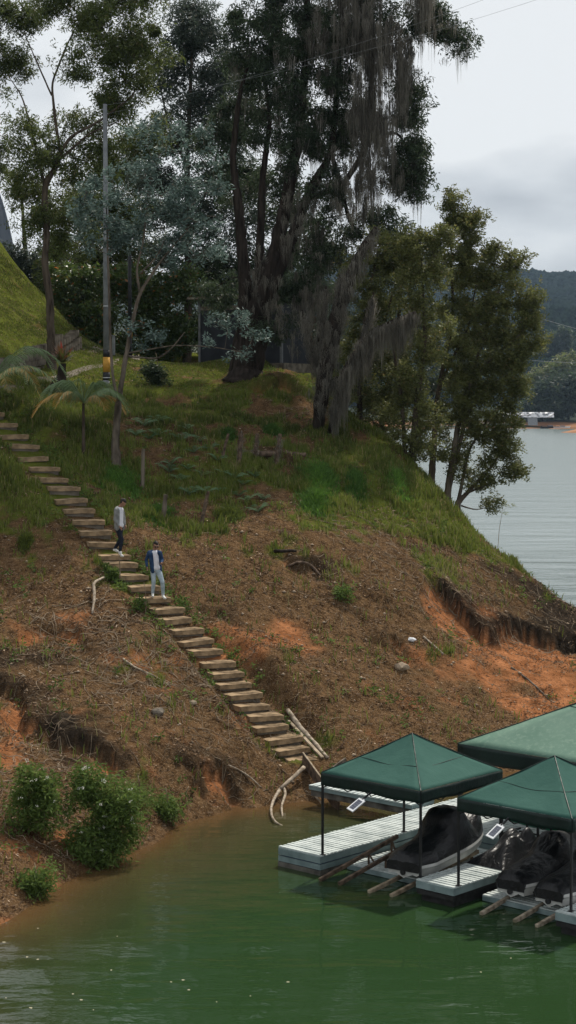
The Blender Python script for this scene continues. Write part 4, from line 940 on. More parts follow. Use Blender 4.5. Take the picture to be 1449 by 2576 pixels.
# ------------------------------------------------------------------ ground cover
rs = np.random.RandomState(77)
def gridv(A, x, y):
    i = np.clip(np.searchsorted(gx, x)-1, 0, len(gx)-2); j = np.clip(np.searchsorted(gy, y)-1, 0, len(gy)-2); return A[j, i]
def scatter(n, x0=-16, x1=18, y0=33, y1=90, bias=1.0):
    x = rs.uniform(x0, x1, n); y = y0+(y1-y0)*rs.rand(n)**bias
    vis = np.abs(x) < (y*.1627+1.5); x = x[vis]; y = y[vis]; z = HZ(x, y); dst = polydist(x, y, STP)[0]
    k = (z > .03) & (dst > .55); return x[k], y[k], z[k]
def blades(x, y, z, h, w, tone, lean=.5):
    n = len(x); a = rs.uniform(0, 2*math.pi, n); la = rs.uniform(0, 2*math.pi, n); ll = rs.uniform(.1, 1, n)*lean*h
    sx, sy = np.cos(a)*w/2, np.sin(a)*w/2; dx, dy = np.cos(la)*ll, np.sin(la)*ll
    V = np.stack([np.stack([x-sx, y-sy, z-.01], 1), np.stack([x+sx, y+sy, z-.01], 1),
                  np.stack([x+sx*.8+dx*.35, y+sy*.8+dy*.35, z+h*.6], 1), np.stack([x-sx*.8+dx*.35, y-sy*.8+dy*.35, z+h*.6], 1),
                  np.stack([x+dx+sx*.12, y+dy+sy*.12, z+h*(1-.25*ll/np.maximum(h, .01))], 1), np.stack([x+dx-sx*.12, y+dy-sy*.12, z+h*(1-.25*ll/np.maximum(h, .01))], 1)], 1)
    b = np.arange(n)[:, None, None]*6; q = np.array([[0, 1, 2, 3], [3, 2, 4, 5]])[None]+b
    return V.reshape(-1, 3), q.reshape(-1, 4), np.repeat(tone, 6)
x, y, z = scatter(1500000, bias=.9)
g = gridv(g_, x, y); o2 = gridv(o_, x, y); below_ = gridv(below, x, y); cl = fbm(x*1.3, y*1.3, 3)+fbm(x*5, y*5, 2)*.6
lawn_ = sstep(72, 77, y-.0*x)
hh = np.where(lawn_ > .5, .07, .20+.18*np.clip(cl*2.2, -0.6, 1.4))*rs.uniform(.5, 1.3, len(x))
keep = (rs.rand(len(x)) < g*np.clip(.35+cl*1.6, .04, 1)+(.022*(cl > .08)*(1-o2)))
x, y, z, hh, cl = x[keep], y[keep], z[keep], hh[keep], cl[keep]
if len(x) > 330000: x, y, z, hh, cl = [q[:330000] for q in (x, y, z, hh, cl)]
tone = np.clip(.40+fbm(x*.5+9, y*.5, 3)*1.1+rs.normal(size=len(x))*.15+(x > 5)*.12+(y < 62)*.05, 0, .93); dry = rs.rand(len(x)) < .10; tone = np.where(dry, 1, tone)
V, Fq, tn = blades(x, y, z, hh, .024+.016*rs.rand(len(x)), tone)
tag(link('grass', npmesh('grass', V, Fq, False, {'tone': tn}), M['grass']), kind='stuff')
# leaf litter
x, y, z = scatter(800000, bias=1.1)
g = gridv(g_, x, y); cl = fbm(x*1.1+40, y*1.1, 3)+fbm(x*6, y*6, 2)*.5; band = gridv(below, x, y)
keep = rs.rand(len(x)) < (np.clip(.35+cl*1.8, .05, 1)*(1-.3*g)*(1-.6*band))*np.where(y > 70, .5, 1)
x, y, z = x[keep][:220000], y[keep][:220000], z[keep][:220000]
n = len(x); d = rs.normal(size=(n, 3))*[1, 1, .35]; d /= np.linalg.norm(d, axis=1)[:, None]; s = np.cross(d, rs.normal(size=(n, 3))*[.4, .4, 1]); s /= np.linalg.norm(s, axis=1)[:, None]
l = rs.uniform(.05, .15, n)[:, None]; w = rs.uniform(.016, .045, n)[:, None]; q = np.stack([x, y, z+rs.uniform(.008, .03, n)], 1)
V = np.stack([q, q+d*l*.5+s*w/2, q+d*l, q+d*l*.5-s*w/2], 1).reshape(-1, 3)
tone = np.clip(rs.beta(1.6, 3.6, n)+(rs.rand(n) < .03)*.7, 0, 1)
tag(leafmesh('leaf_litter', V, tone, M['litter'], None), kind='stuff')
# twigs, dry roots, pebbles
def polyseg(n_, c, rngs, L_, r, hug=True, segn=5, curl=.26):
    out = []
    for i in range(n_):
        p = np.array([c[0]+rngs.normal()*c[2], c[1]+rngs.normal()*c[3], 0.]); a = rngs.uniform(0, 2*math.pi); l = L_*rngs.uniform(.4, 1.3); rr = r*rngs.uniform(.5, 1.4); pts = []
        for k in range(segn+1):
            zz_ = HZ(p[0], p[1])[0]+rr+abs(rngs.normal())*.04; pts.append(np.array([p[0], p[1], zz_])); a += rngs.normal()*curl; p = p+np.array([math.cos(a), math.sin(a), 0])*l/segn
        for k in range(segn): out.append((pts[k], rr*(1-k/segn*.7), pts[k+1], rr*(1-(k+1)/segn*.7)))
    return out
segs = []
r2 = np.random.RandomState(9)
for (px, py, n_, sx, sy, L_, r_) in [(330,1650,110,2.2,1.0,1.0,.010),(240,1560,40,1.2,.8,.9,.012),(430,1720,90,2.2,.9,.9,.008),(100,1900,80,1.4,1.4,.8,.009),(60,2050,50,1.0,1.0,.7,.009),(1080,1420,110,3.0,1.6,.9,.009),(1240,1440,60,2.6,1.4,.8,.008),
  (1000,1480,50,2.2,1.2,.8,.008),(500,1850,50,2.2,1.4,.7,.007),(700,1500,60,3,2,.7,.007),(1000,1700,50,4,2.4,.5,.006),(650,1990,30,1.6,.6,.6,.008),(200,1420,50,1.6,1.2,.6,.006),(850,1850,40,2.6,1.6,.5,.006),(1200,1540,40,2,1,.9,.010),(800,1050,40,1.2,1.0,.6,.01)]:
    c = G(px, py); segs += polyseg(int(n_*2), (c[0], c[1], sx, sy), r2, L_, r_*1.1)
segs = [s for s in segs if s[0][2] > .04]
V, Fq = cones(segs, 4); V = np.asarray(V)
tag(link('fallen_twigs', npmesh('fallen_twigs', V, Fq, False), M['twig']), kind='stuff')
x, y, z = scatter(5200); g = gridv(g_, x, y); k = g < .4; x, y, z = x[k][:1500], y[k][:1500], z[k][:1500]
oc = np.array([[1,0,0],[-1,0,0],[0,1,0],[0,-1,0],[0,0,1],[0,0,-1.]]); of = np.array([[0,2,4],[2,1,4],[1,3,4],[3,0,4],[2,0,5],[1,2,5],[3,1,5],[0,3,5]])
n = len(x); sc = (rs.rand(n)**3*.07+.015)[:, None, None]; V = oc[None]*sc*rs.uniform(.6, 1.3, (n, 6, 1))*[1, 1, .6]+np.stack([x, y, z+.008], 1)[:, None]
M['pebble'] = noisy('pebble', (.16, .12, .085), (.40, .31, .22), 1.2, .9, .2)
tag(link('pebbles', npmesh('pebbles', V.reshape(-1, 3), (of[None]+np.arange(n)[:, None, None]*6).reshape(-1, 3)), M['pebble']), kind='stuff')
# low weeds
cx_ = []; 
x, y, z = scatter(9000, y1=78); o2 = gridv(o_, x, y); cl = fbm(x*.8+3, y*.8+8, 3); k = (cl > .03) & (rs.rand(len(x)) < .42*(1-.6*o2)); x, y, z = x[k][:1500], y[k][:1500], z[k][:1500]
C = np.stack([x, y, z+.07], 1)
# a line of weeds and vines along the left side of the stair
for i in range(430):
    p, d = poly_at(STP, tot*rs.rand()); nrm = np.array([d[1], -d[0]]); nrm /= np.linalg.norm(nrm); side = -1 if rs.rand() < .8 else 1
    q = p[:2]+nrm*side*(-(.58+abs(rs.normal())*.22))*1.0; 
    dens_ = 1 if (i % 3 == 0 or (p[1] > 51.5 and p[1] < 56.5)) else .0
    if dens_: C = np.vstack([C, [q[0], q[1], HZ(q[0], q[1])[0]+.10]])
V, _ = quads_leaf(C, 16, np.full(len(C), .10), .11, .05, .1, rs, .6, .1)
tag(leafmesh('weeds', V, np.clip(np.repeat(rs.uniform(.1, .8, len(C)), 16)+rs.normal(size=len(C)*16)*.15, 0, .95), M['lf_bush'], None), kind='stuff')
# bright grass tussocks
def tussock(label, x, y, w, h, n, hb, m_='lf_bright'):
    c = G(x, y); s = PX*c[1]; xx = c[0]+rs.normal(size=n)*w*s*.5; yy = c[1]+rs.normal(size=n)*h*s*2.2; zz_ = HZ(xx, yy); r = np.hypot((xx-c[0])/(w*s), (yy-c[1])/(h*s*4.4))
    V, Fq, tn = blades(xx, yy, zz_, hb*rs.uniform(.5, 1.1, n)*np.exp(-r*1.0), np.full(n, .032), np.clip(rs.uniform(.2, .75)+rs.normal(size=n)*.2, 0, .95), .9)
    return tag(link('grass_tussock', npmesh('grass_tussock', V, Fq, False, {'tone': tn}), M[m_]), label, 'grass clump', 'bright grass clumps on the slope')
tussock('round bright green grass clump just above the old posts', 690, 1090, 22, 10, 1500, .55)
tussock('large bright green grass patch below the right end of the old posts', 800, 1210, 50, 32, 3600, .55)
tussock('long bright green grass patch hanging over the bank', 795, 1265, 42, 20, 2600, .6)
tussock('bright green grass clump right of the large grass patch', 895, 1225, 28, 24, 1800, .5)
tussock('small bright grass clump left of the mossy posts', 575, 1100, 20, 10, 700, .4)
tussock('yellow-green grass clump on the right shoulder below the grove', 1000, 1215, 30, 26, 1600, .5)
tussock('dark grass clump draping over the lower bank in the middle of the slope', 575, 1300, 36, 14, 1600, .5, 'grass')
tussock('grass clump below the silver-leaved tree trunk', 300, 1215, 60, 22, 3000, .42)
tussock('grass clump beside the upper flight behind the two men', 400, 1290, 40, 20, 2000, .42)
tussock('round straw-green grass clump left of the stairs', 65, 1365, 18, 8, 700, .4, 'grass')
# ferns
M['fern'] = leafmat('fern_frond', (.04, .085, .035), (.14, .24, .12), (.11, .17, .09))
def fern_mesh(seed):
    r = np.random.RandomState(seed); V = []; n = 0
    for k in range(8):
        a = k*2*math.pi/8+r.normal()*.25; L_ = r.uniform(.45, .75); prev = None
        for i in range(14):
            t = i/13; p = np.array([math.cos(a)*L_*t, math.sin(a)*L_*t, .42*math.sin(t*2.3)*L_+.02]); s = np.array([-math.sin(a), math.cos(a), 0]); f = np.array([math.cos(a), math.sin(a), .2]); w = .17*L_*math.sin(math.pi*(.12+.86*t))*1.5
            for sg in (-1, 1):
                tipp = p+s*sg*w+f*w*.35-np.array([0, 0, w*.35]); V += [p-f*.018, p+f*.024, tipp+f*.006, tipp-f*.006]
    V = np.array(V); nf = len(V)//4; return npmesh('fern', V, np.arange(nf*4).reshape(-1, 4), False, {'tone': np.repeat(np.clip(r.uniform(.3, .9)+r.normal(size=nf)*.12, 0, 1), 4)})
FM = [fern_mesh(i) for i in range(4)]
for m_ in FM: m_.materials.append(M['fern'])
FP = [(370,1105),(400,1095),(345,1090),(455,1110),(480,1135),(430,1160),(470,1175),(500,1110),(530,1135),(545,1155),(505,1195),(455,1205),(425,1190),(560,1195),(590,1205),(615,1220),(600,1250),(620,1265),(520,1245),(480,1240),(640,1200),(560,1240),(395,1055),(660,1260),(650,1290),(470,1080),(365,1070)]
for i, (x, y) in enumerate(FP):
    p = G(x+rs.normal()*3, y+rs.normal()*3); o = bpy.data.objects.new('fern', FM[i % 4]); COL.objects.link(o); o.location = p; o.rotation_euler = (R(10), 0, rs.uniform(0, 6.28)); s = rs.uniform(.55, .95); o.scale = (s, s, s)
    tag(o, 'feathery green fern among the ferns between the silver tree and the old mossy posts', 'fern', 'ferns on the middle slope')
# ------------------------------------------------------------------ posts, stumps, logs
def post(label, x0, y0, x1, y1, r, m_='oldwood', group='weathered fence posts on the slope', name='fence_post', moss=0):
    g0 = G(x0, y0); tp = at(x1, y1-14, g0[1]-.02); r *= 1.35; mb = MB(); trunk_mesh(mb, [(g0-np.array([0, 0, .25]), r*1.05), ((g0+tp)/2, r), (tp, r*.85)], n=8, rough=.15, seed=int(x0)); e = empty(name, g0, label, 'post', group)
    mb.build('shaft', M[m_], e)
    if moss:
        t = np.array([g0+(tp-g0)*f for f in np.linspace(.3, 1, 8)]); V, Fq, tn = strands(t, rs, n=30, rad=.10, lo=.2, hi=moss, w=.015); V[:, 2] = np.maximum(V[:, 2], HZ(V[:, 0], V[:, 1])+.01); link('hanging_moss', npmesh('hanging_moss', V, Fq, False, {'tone': tn}), M['moss'], e)
post('leaning dark post at the left end of the old posts', 557, 1150, 575, 1105, .045)
post('moss-covered thick old post, second of the row above the log', 600, 1170, 607, 1098, .06, moss=.9)
post('dark post rising from the log, third of the row', 640, 1160, 647, 1105, .055, moss=.5)
post('tall dark leaning post at the right end of the row', 692, 1170, 705, 1105, .06, moss=.6)
post('upright grey post between the silver tree and the ferns', 358, 1225, 361, 1143, .05, 'bark_grey')
post('grey post standing in the grass above the two men', 410, 1312, 417, 1258, .06, 'bark_grey')
post('dark leaning post on the lower bank right of the grey posts', 505, 1310, 524, 1250, .05)
def log(name, label, pts, r, m_, cat='log', group=None, n=8, rough=.2, ground=True):
    P3 = []
    for i, q in enumerate(pts):
        p = G(q[0], q[1]) if len(q) == 2 else np.array(at(q[0], q[1], G(q[0], q[1])[1])); P3.append(p+np.array([0, 0, r[i]*.8+(q[2] if len(q) > 2 else 0)]))
    mb = MB(); trunk_mesh(mb, list(zip(P3, r)), n=n, rough=rough, seed=int(pts[0][0])); o = mb.build(name, M[m_], None, smooth=True)
    return tag(o, label, cat, group)
log('fallen_log', 'mossy brown log lying behind the row of old posts', [(590,1143),(680,1150),(770,1148)], [.10,.13,.09], 'oldwood')
log('fallen_branch', 'dark short branch jutting from the bank in the middle of the slope', [(690,1397,.1),(745,1393,.06)], [.06,.05], 'bark_dark', 'branch')
log('fallen_branch', 'crooked brown root below the dark branch on the slope', [(720,1428),(760,1418,.1),(790,1430),(830,1480)], [.03,.05,.045,.02], 'oldwood', 'branch')
log('fallen_branch', 'pale peeled palm branch lying left of the stairs below the men', [(232,1545),(240,1510,.2),(232,1490,.25),(262,1462,.1)], [.03,.05,.05,.03], 'drywood', 'branch')
log('fallen_branch', 'long pale branch running down the bare bank left of the lower steps', [(310,1660),(345,1690,.05),(400,1705),(430,1730)], [.035,.03,.02,.012], 'drywood', 'branch')
log('fallen_branch', 'thin pale branch on the low bank near the driftwood', [(575,1930,.05),(620,1955,.1),(660,1985)], [.015,.022,.015], 'drywood', 'branch')
log('fallen_branch', 'long grey root trailing down the orange clay at the right', [(1285,1680),(1320,1705),(1350,1730),(1380,1760)], [.03,.035,.03,.02], 'bark_grey', 'branch')
log('fallen_branch', 'pale split plank lying on the bare slope in the middle right', [(1065,1605,.03),(1115,1650,.03)], [.03,.035], 'drywood', 'branch', rough=.05)
def ga(x, y, up=.06): return G(x, y)+np.array([0, 0, up])
# driftwood fork at the shore
def pp(x, y, z): return atz(x, y, z)
e = empty('driftwood', pp(700,2060,.02), 'pale forked driftwood branch bending from the bank into the water', 'driftwood')
d0 = [np.array(G(764,1960))+[0,0,.15]]; Dw = d0[0][1]
mb = MB(); trunk_mesh(mb, [(ga(765,1957,.3), .055), (ga(735,1985,.28), .055), (ga(705,2005,.22), .05)], n=10, rough=.12)
trunk_mesh(mb, [(ga(706,2004,.22), .05), (ga(688,2025,.16), .04), (ga(681,2048,.12), .035), (pp(686,2062,.08), .03), (pp(700,2074,.02), .022), (pp(722,2082,-.05), .015)], n=8, rough=.12)
trunk_mesh(mb, [(ga(712,2000,.22), .04), (ga(722,2012,.18), .035), (ga(710,2030,.14), .032), (ga(707,2045,.08), .028), (pp(712,2062,-.06), .02)], n=8, rough=.12)
mb.build('branch', M['drywood'], e, smooth=True)
# boards beside the stairs
def board(label, a, b, w, h, m_='plank', name='plank', up=(0,0,1)):
    mb = MB(); mb.beam(a, b, w, h, up=up); o = mb.build(name, M[m_], None, bevel=.008); return tag(o, label, 'plank', None)
def logp(name, label, pts, m_, cat): 
    mb = MB(); trunk_mesh(mb, pts, n=9, rough=.14, seed=3); return tag(mb.build(name, M[m_], None, smooth=True), label, cat)
def ga(x, y, up=.06): return G(x, y)+np.array([0, 0, up])
logp('old_log', 'long pale weathered log leaning beside the bottom steps, the upper one', [(ga(724,1795,.10), .06), (ga(758,1845,.12), .075), (ga(797,1885,.1), .065), (ga(824,1910,.05), .04)], 'drywood', 'log')
board('smooth tan plank lying between the bottom steps and the weathered log', ga(726,1820,.08), ga(812,1912,.06), .10, .05)
board('dark plank edge beside the last steps', ga(668,1787,.04), ga(722,1822,.04), .06, .04, 'oldwood')
a = ga(762,1920,.12); b = np.array(pp(852,2032,.06)); board('long wooden board on edge running from the last step down to the water', a, b, .045, .34, 'oldwood'); 
board('thin pale lath resting on top of the long board', a+np.array([0,-.06,.19]), b+np.array([0,-.06,.18]), .05, .03)
board('short pale stick at the waterline left of the long board', ga(785,1998,.05), np.array(pp(812,2024,.05)), .05, .04)
board('upright old board holding soil right of the last step', ga(838,1945,.05), ga(870,1922,.05), .05, .28, 'bark_grey')
# bricks and stones
for i, (x, y, s_, lab, m_) in enumerate([(398,1795,.16,'brown stone block lying on the bare bank left of the stairs','block'),(1010,1682,.20,'pale grey stone on the bare slope','pebble'),(1035,1612,.12,'white chip of stone beside the split plank','white'),(485,1770,.10,'small tan block near the lower steps','plank')]):
    p = G(x, y); bm = bmesh.new(); bmesh.ops.create_icosphere(bm, subdivisions=2, radius=1)
    for v in bm.verts: v.co = Vector((v.co.x*s_*1.2, v.co.y*s_, v.co.z*s_*.7))*(1+.3*mnoise.noise(v.co*1.7+Vector((i, 0, 0))))
    me = bpy.data.meshes.new('stone'); bm.to_mesh(me); bm.free(); o = link('stone', me, M[m_]); o.location = p+np.array([0, 0, s_*.3]); tag(o, lab, 'stone')
# ------------------------------------------------------------------ bushes at the water
def bush(label, x, y, blobs, dD, seed, per=80, lm='lf_bush', flowers=0, leaf=(.13, .038), spread=.24, name='bush', droop=.45, cat='bush'):
    g0 = G(x, y); D = g0[1]+dD
    tr = [[(x, y, D, .025), (x+5, y-40, D, .015), (x-3, y-80, D, .008)]]
    e = tree(name, label, cat, (x, y, g0[1]), tr, blobs, D, lm, 'twig', seed, leaf=leaf, per=per, spread=spread, droop=droop, tip=.004, rmax=.02, squash=.9, tone0=.5)
    if flowers:
        r = np.random.RandomState(seed); C = sample_blobs([(b[0], b[1]-8, b[2]*.9, b[3]*.9, flowers) for b in blobs], D-.4, r)
        V, _ = quads_leaf(C, 16, np.full(len(C), .035), .03, .02, -.3, r, .4); leafmesh('flowers', V, r.rand(len(V)//4), M['flower'], e)['kind'] = 'stuff'
    return e
bush('tall leafy bush with white flower heads on the bank, cut between two others', 265, 2150, [(225,1990,28,36,11),(280,2040,36,50,15),(245,2085,28,40,9),(318,2010,20,34,6),(285,2115,26,34,7),(212,1945,8,22,2),(262,1955,12,22,3),(335,2065,12,30,3)], -.3, 81, flowers=2)
bush('pale leafy bush left of the tall flowering bush', 110, 2090, [(80,1985,26,36,8),(125,2035,26,40,8),(90,2050,24,34,6),(50,2015,12,30,3),(70,1935,8,20,2),(122,1965,12,18,2)], -.3, 82, flowers=1)
bush('small leafy bush at the waterline below the two large bushes', 240, 2175, [(250,2155,30,22,7),(215,2120,30,30,8)], 0, 83, flowers=1)
bush('small upright weed at the left end of the shore', 90, 2250, [(85,2235,22,16,6),(105,2205,10,25,4)], 0, 84)
bush('small green shrub at the shore right of the bushes', 420, 2060, [(415,2035,22,20,8)], 0, 85, per=90)
bush('spiky green weed on the low bank above the shore', 350, 2030, [(345,2000,40,30,8)], 0, 86, per=60, droop=-.3, leaf=(.2, .015))
bush('leafy vine clump hugging the left side of the stairs below the men', 300, 1470, [(284,1445,12,12,3),(302,1475,14,10,4),(268,1425,10,8,2)], 0, 87, per=80, leaf=(.09, .06), spread=.10)
bush('leafy vine clump beside the lower steps', 365, 1545, [(352,1520,10,12,3),(398,1578,14,10,4),(425,1605,9,8,2)], 0, 88, per=70, leaf=(.09, .06), spread=.10)
bush('small dark bush on the lawn right of the silver tree', 395, 968, [(395,935,22,18,9),(400,955,18,8,5)], 0, 89, lm='lf_dark', per=80, leaf=(.13, .05), spread=.2)
bush('small green weed in the middle of the slope', 860, 1500, [(855,1490,20,10,5)], 0, 90, per=60)
# sapling at the right, with a few leaf tufts
g0 = G(1252, 1384); Ds = g0[1]; e = empty('sapling', g0, 'thin young sapling with small leaf tufts standing against the lake', 'sapling')
mb = MB(); trunk_mesh(mb, [(g0, .022), (at(1256,1330,Ds), .018), (at(1264,1285,Ds), .012), (at(1263,1262,Ds), .008)], n=6); trunk_mesh(mb, [(at(1264,1285,Ds), .009), (at(1285,1272,Ds), .006)], n=5); mb.build('stem', M['twig'], e)
C = np.array([at(1263,1266,Ds), at(1275,1270,Ds), at(1288,1272,Ds), at(1268,1262,Ds), at(1268,1290,Ds)]); V, _ = quads_leaf(C, 26, np.full(5, .09), .16, .05, -.2, rs); leafmesh('leaves', V, rs.uniform(.4, .9, len(V)//4), M['lf_grove'], e)
# ------------------------------------------------------------------ palms and bromeliad
M['palm'] = leafmat('palm_leaf', (.05, .085, .036), (.17, .25, .11), (.42, .26, .07), trans=.3, rough=.4, spec=.4)
def frond(base, tipdir, L_, rise, tone, seed, n=50, lw=.055, ll=.5):
    r = np.random.RandomState(seed); V = []; T = []; td = np.array([tipdir[0], tipdir[1], 0.]); td /= np.linalg.norm(td); s = np.array([-td[1], td[0], 0]); pts = []
    for i in range(n+1):
        t = i/n; p = base+td*L_*(t-.12*t*t)+np.array([0, 0, rise*math.sin(t*2.4)*L_-.42*L_*t*t]); pts.append(p)
        if i < 6: continue
        l = ll*math.sin(math.pi*(.10+.86*t))**.7
        for sg in (-1, 1):
            d = s*sg*.8+td*.65+np.array([0, 0, -.28-.2*r.rand()])+r.normal(size=3)*.06; d /= np.linalg.norm(d); w = td*lw*.5
            V += [p-w*.5, p+w*.5, p+d*l*.6+w*.7-np.array([0,0,.02]), p+d*l*.6-w*.3-np.array([0,0,.02]), p+d*l*.6-w*.3-np.array([0,0,.02]), p+d*l*.6+w*.7-np.array([0,0,.02]), p+d*l-np.array([0,0,l*.22]), p+d*l-np.array([0,0,l*.22])+w*.15]
            T += [tone+r.normal()*.08+.12*t]*2
    mb = MB(); mb.tube(pts, list(np.linspace(.022, .006, n+1)), 5); b = len(mb.v); mb.add(V, [(4*i, 4*i+1, 4*i+2, 4*i+3) for i in range(len(V)//4)])
    me = npmesh_mixed(mb); a = me.attributes.new('tone', 'FLOAT', 'POINT'); a.data.foreach_set('value', np.clip(np.concatenate([np.full(b, tone), np.repeat(T, 4)]), 0, 1).astype(np.float32)); return me
def npmesh_mixed(mb):
    me = bpy.data.meshes.new('frond'); me.from_pydata(mb.v, [], mb.f); return me
def palm(label, bx, by, cx_, cy_, fr, D=None, r=.06):
    g0 = G(bx, by); D = g0[1] if D is None else D; g0 = at(bx, by, D); c = at(cx_, cy_, D); e = empty('palm', g0, label, 'palm')
    mb = MB(); trunk_mesh(mb, [(g0-np.array([0,0,.2]), r*1.2), ((g0+c)/2, r), (c, r*.8)], n=10, rough=.08); mb.build('trunk', M['bark'], e, smooth=True)
    for i, (a, L_, rise, tone) in enumerate(fr): link('frond', frond(c, (math.cos(R(a)), math.sin(R(a))), L_, rise, tone, i+abs(int(bx))), M['palm'], e)
palm('young feather palm with some yellow fronds left of the silver-leaved tree', 210, 1143, 210, 1015, [(165,1.9,.55,.55),(140,1.5,.7,.6),(200,2.1,.30,.97),(185,1.4,.75,.5),(15,1.7,.32,.95),(350,1.9,.42,.75),(40,1.5,.7,.5),(60,1.2,.8,.55),(110,1.3,.85,.6),(320,1.3,.35,.9),(250,1.2,.5,.6),(280,1.3,.7,.5),(-20,2.0,.40,.6),(222,1.4,.45,.9)])
palm('feather palm cut by the left picture edge above the stairs', -45, 1075, -18, 960, [(10,3.3,.52,.5),(-12,3.2,.30,.80),(25,2.8,.62,.5),(-35,2.7,.32,.85),(60,2.2,.6,.5),(120,2.2,.6,.5),(200,2.3,.5,.5),(270,2.0,.4,.7),(-55,1.6,.25,.85),(160,2,.6,.5)], D=66, r=.07)
g0 = G(150, 985); Ds = g0[1]-.4; e = empty('bromeliad', at(150,985,Ds), 'red-tipped bromeliad growing on a dark tree stump beside the path', 'bromeliad')
mb = MB(); trunk_mesh(mb, [(at(145,1012,Ds), .42), (at(147,975,Ds), .38), (at(150,962,Ds), .32), (at(156,948,Ds), .16), (at(158,915,Ds), .13)], n=12, rough=.2); mb.build('stump', M['bark_dark'], e, smooth=True)
M['brom'] = leafmat('bromeliad_leaf', (.06, .09, .025), (.14, .06, .025), (.25, .05, .03), trans=.2, rough=.4, spec=.4); V = []; T = []; c = at(157,912,Ds)
for i in range(70):
    a = rs.uniform(0, 2*math.pi); el = rs.uniform(.1, 1.35); L_ = rs.uniform(.62, 1.0); d = np.array([math.cos(a)*math.cos(el), math.sin(a)*math.cos(el), math.sin(el)]); s = np.cross(d, [0,0,1.]); s /= np.linalg.norm(s)
    p0, p1, p2 = c, c+d*L_*.6, c+d*L_-np.array([0,0,.08]); V += [p0-s*.04, p0+s*.04, p1+s*.045, p1-s*.045, p1-s*.045, p1+s*.045, p2+s*.006, p2-s*.006]; T += [rs.uniform(0, .5), rs.uniform(.6, 1)]
link('leaves', npmesh('leaves', np.array(V), np.arange(len(V)).reshape(-1, 4), False, {'tone': np.repeat(T, 4)}), M['brom'], e)
# ------------------------------------------------------------------ path, poles, planter wall, hut
def strip(name, L_, R_, m_, dz=.03, n=60):
    Ls = np.array([G(*q)[:2] for q in L_]); Rr = np.array([G(*q)[:2] for q in R_]); V = []; tt = np.linspace(0, len(L_)-1, n)
    for t in tt:
        i = min(int(t), len(L_)-2); f = t-i; a = Ls[i]*(1-f)+Ls[i+1]*f; b = Rr[i]*(1-f)+Rr[i+1]*f
        for k in range(9): q = a+(b-a)*k/8; V.append((q[0], q[1], HZ(q[0], q[1])[0]+dz-(.04 if k in (0, 8) else 0)))
    F_ = [(i*9+k, i*9+k+1, (i+1)*9+k+1, (i+1)*9+k) for i in range(n-1) for k in range(8)]
    return tag(link(name, npmesh(name, np.array(V), np.array(F_), True), m_), kind='structure')
M['gravel'] = noisy('path_gravel', (.10, .085, .065), (.22, .19, .155), 6, .95, .1, .02, bscale=30)
strip('path', [(-40,1000),(100,966),(200,940),(290,921),(352,905),(352,893),(300,887),(220,884)], [(-40,975),(90,948),(190,928),(270,913),(318,903),(318,896),(280,892),(215,889)], M['gravel'])
M['polec'] = noisy('pole_concrete', (.15, .16, .17), (.24, .25, .26), 3, .8, .3, .004); M['yel'] = noisy('pole_yellow', (.42, .21, .03), (.56, .30, .05), 6, .7, .3); M['blk'] = noisy('pole_black', (.012, .012, .014), (.03, .03, .034), 6, .6, .3)
g0 = G(268, 962); Dp = g0[1]; e = empty('utility_pole', g0, 'tall grey concrete utility pole with black and yellow bands at its foot', 'pole')
def seg(mb_, x, y0, y1, r0, r1, D_): mb_.tube([at(x, y0, D_), at(x+(y1-y0)*-.004, y1, D_)], [r0, r1], 16)
def polepart(nm, y0, y1, m_, e_, x, D_, rf, top=None):
    mb = MB(); a = at(x, y0, D_); b = at(x, y1, D_); b[0] = a[0]; ztop = b[2]; mb.tube([a, b], [rf(a[2]), rf(b[2])], 16); return mb.build(nm, M[m_], e_, smooth=True)
rf = lambda z: .155-.0055*(z-11)
polepart('shaft', 880, 262, 'polec', e, 268, Dp, rf); polepart('black_band', 898, 880.3, 'blk', e, 268, Dp, lambda z: rf(z)+.006); polepart('yellow_band', 936, 898.3, 'yel', e, 268, Dp, lambda z: rf(z)+.006); polepart('black_band', 956, 936.3, 'blk', e, 268, Dp, lambda z: rf(z)+.006); polepart('foot', 985, 956.3, 'polec', e, 268, Dp, rf)
mb = MB(); 
for yy in (771, 951): p = at(268, yy, Dp); mb.tube([p, p+np.array([0,0,.03])], [rf(p[2])+.012]*2, 16)
mb.build('clamp', M['white'], e)
tp = at(268, 262, Dp)
Dq = 90; e = empty('utility_pole', at(326, 905, Dq), 'black pole with one yellow band behind the silver-leaved tree', 'pole')
polepart('shaft', 824, 640, 'blk', e, 327, Dq, lambda z: .095); polepart('yellow_band', 849, 824.3, 'yel', e, 327, Dq, lambda z: .125); polepart('foot', 900, 849.3, 'blk', e, 327, Dq, lambda z: .12)
Dm = 84; p = at(286, 888, Dm); e = empty('marker_post', p, 'short grey metal post with a flat cap right of the utility pole', 'post'); mb = MB(); mb.box(p+np.array([0,0,.35]), (.13, .13, .9)); mb.build('post', M['polec'], e); mb = MB(); mb.box(p+np.array([0,0,.82]), (.2, .2, .04)); mb.build('cap', M['polec'], e)
# power lines
def wire(label, a, b, sag, r=.012):
    a = np.array(a); b = np.array(b); pts = [a+(b-a)*t-np.array([0,0,sag*4*t*(1-t)]) for t in np.linspace(0, 1, 24)]; mb = MB(); mb.tube(pts, r, 5); tag(mb.build('power_line', M['polec'], None), label, 'power line')
tp = at(268, 264, Dp)
wire('faint power line running up to the right across the sky from the utility pole', tp+np.array([0,-.1,-.02]), at(1750,-140,60), .6, .0045); wire('second fainter power line crossing in front of the giant tree', tp+np.array([0,-.1,-.4]), at(1500,-110,60), .4, .0045)
wire('power line stretching over the far valley at the right', at(1200,745,200), at(1600,860,230), .5, .03); wire('lower power line over the far grassy hillside', at(1100,885,420), at(1700,915,420), 1, .05)
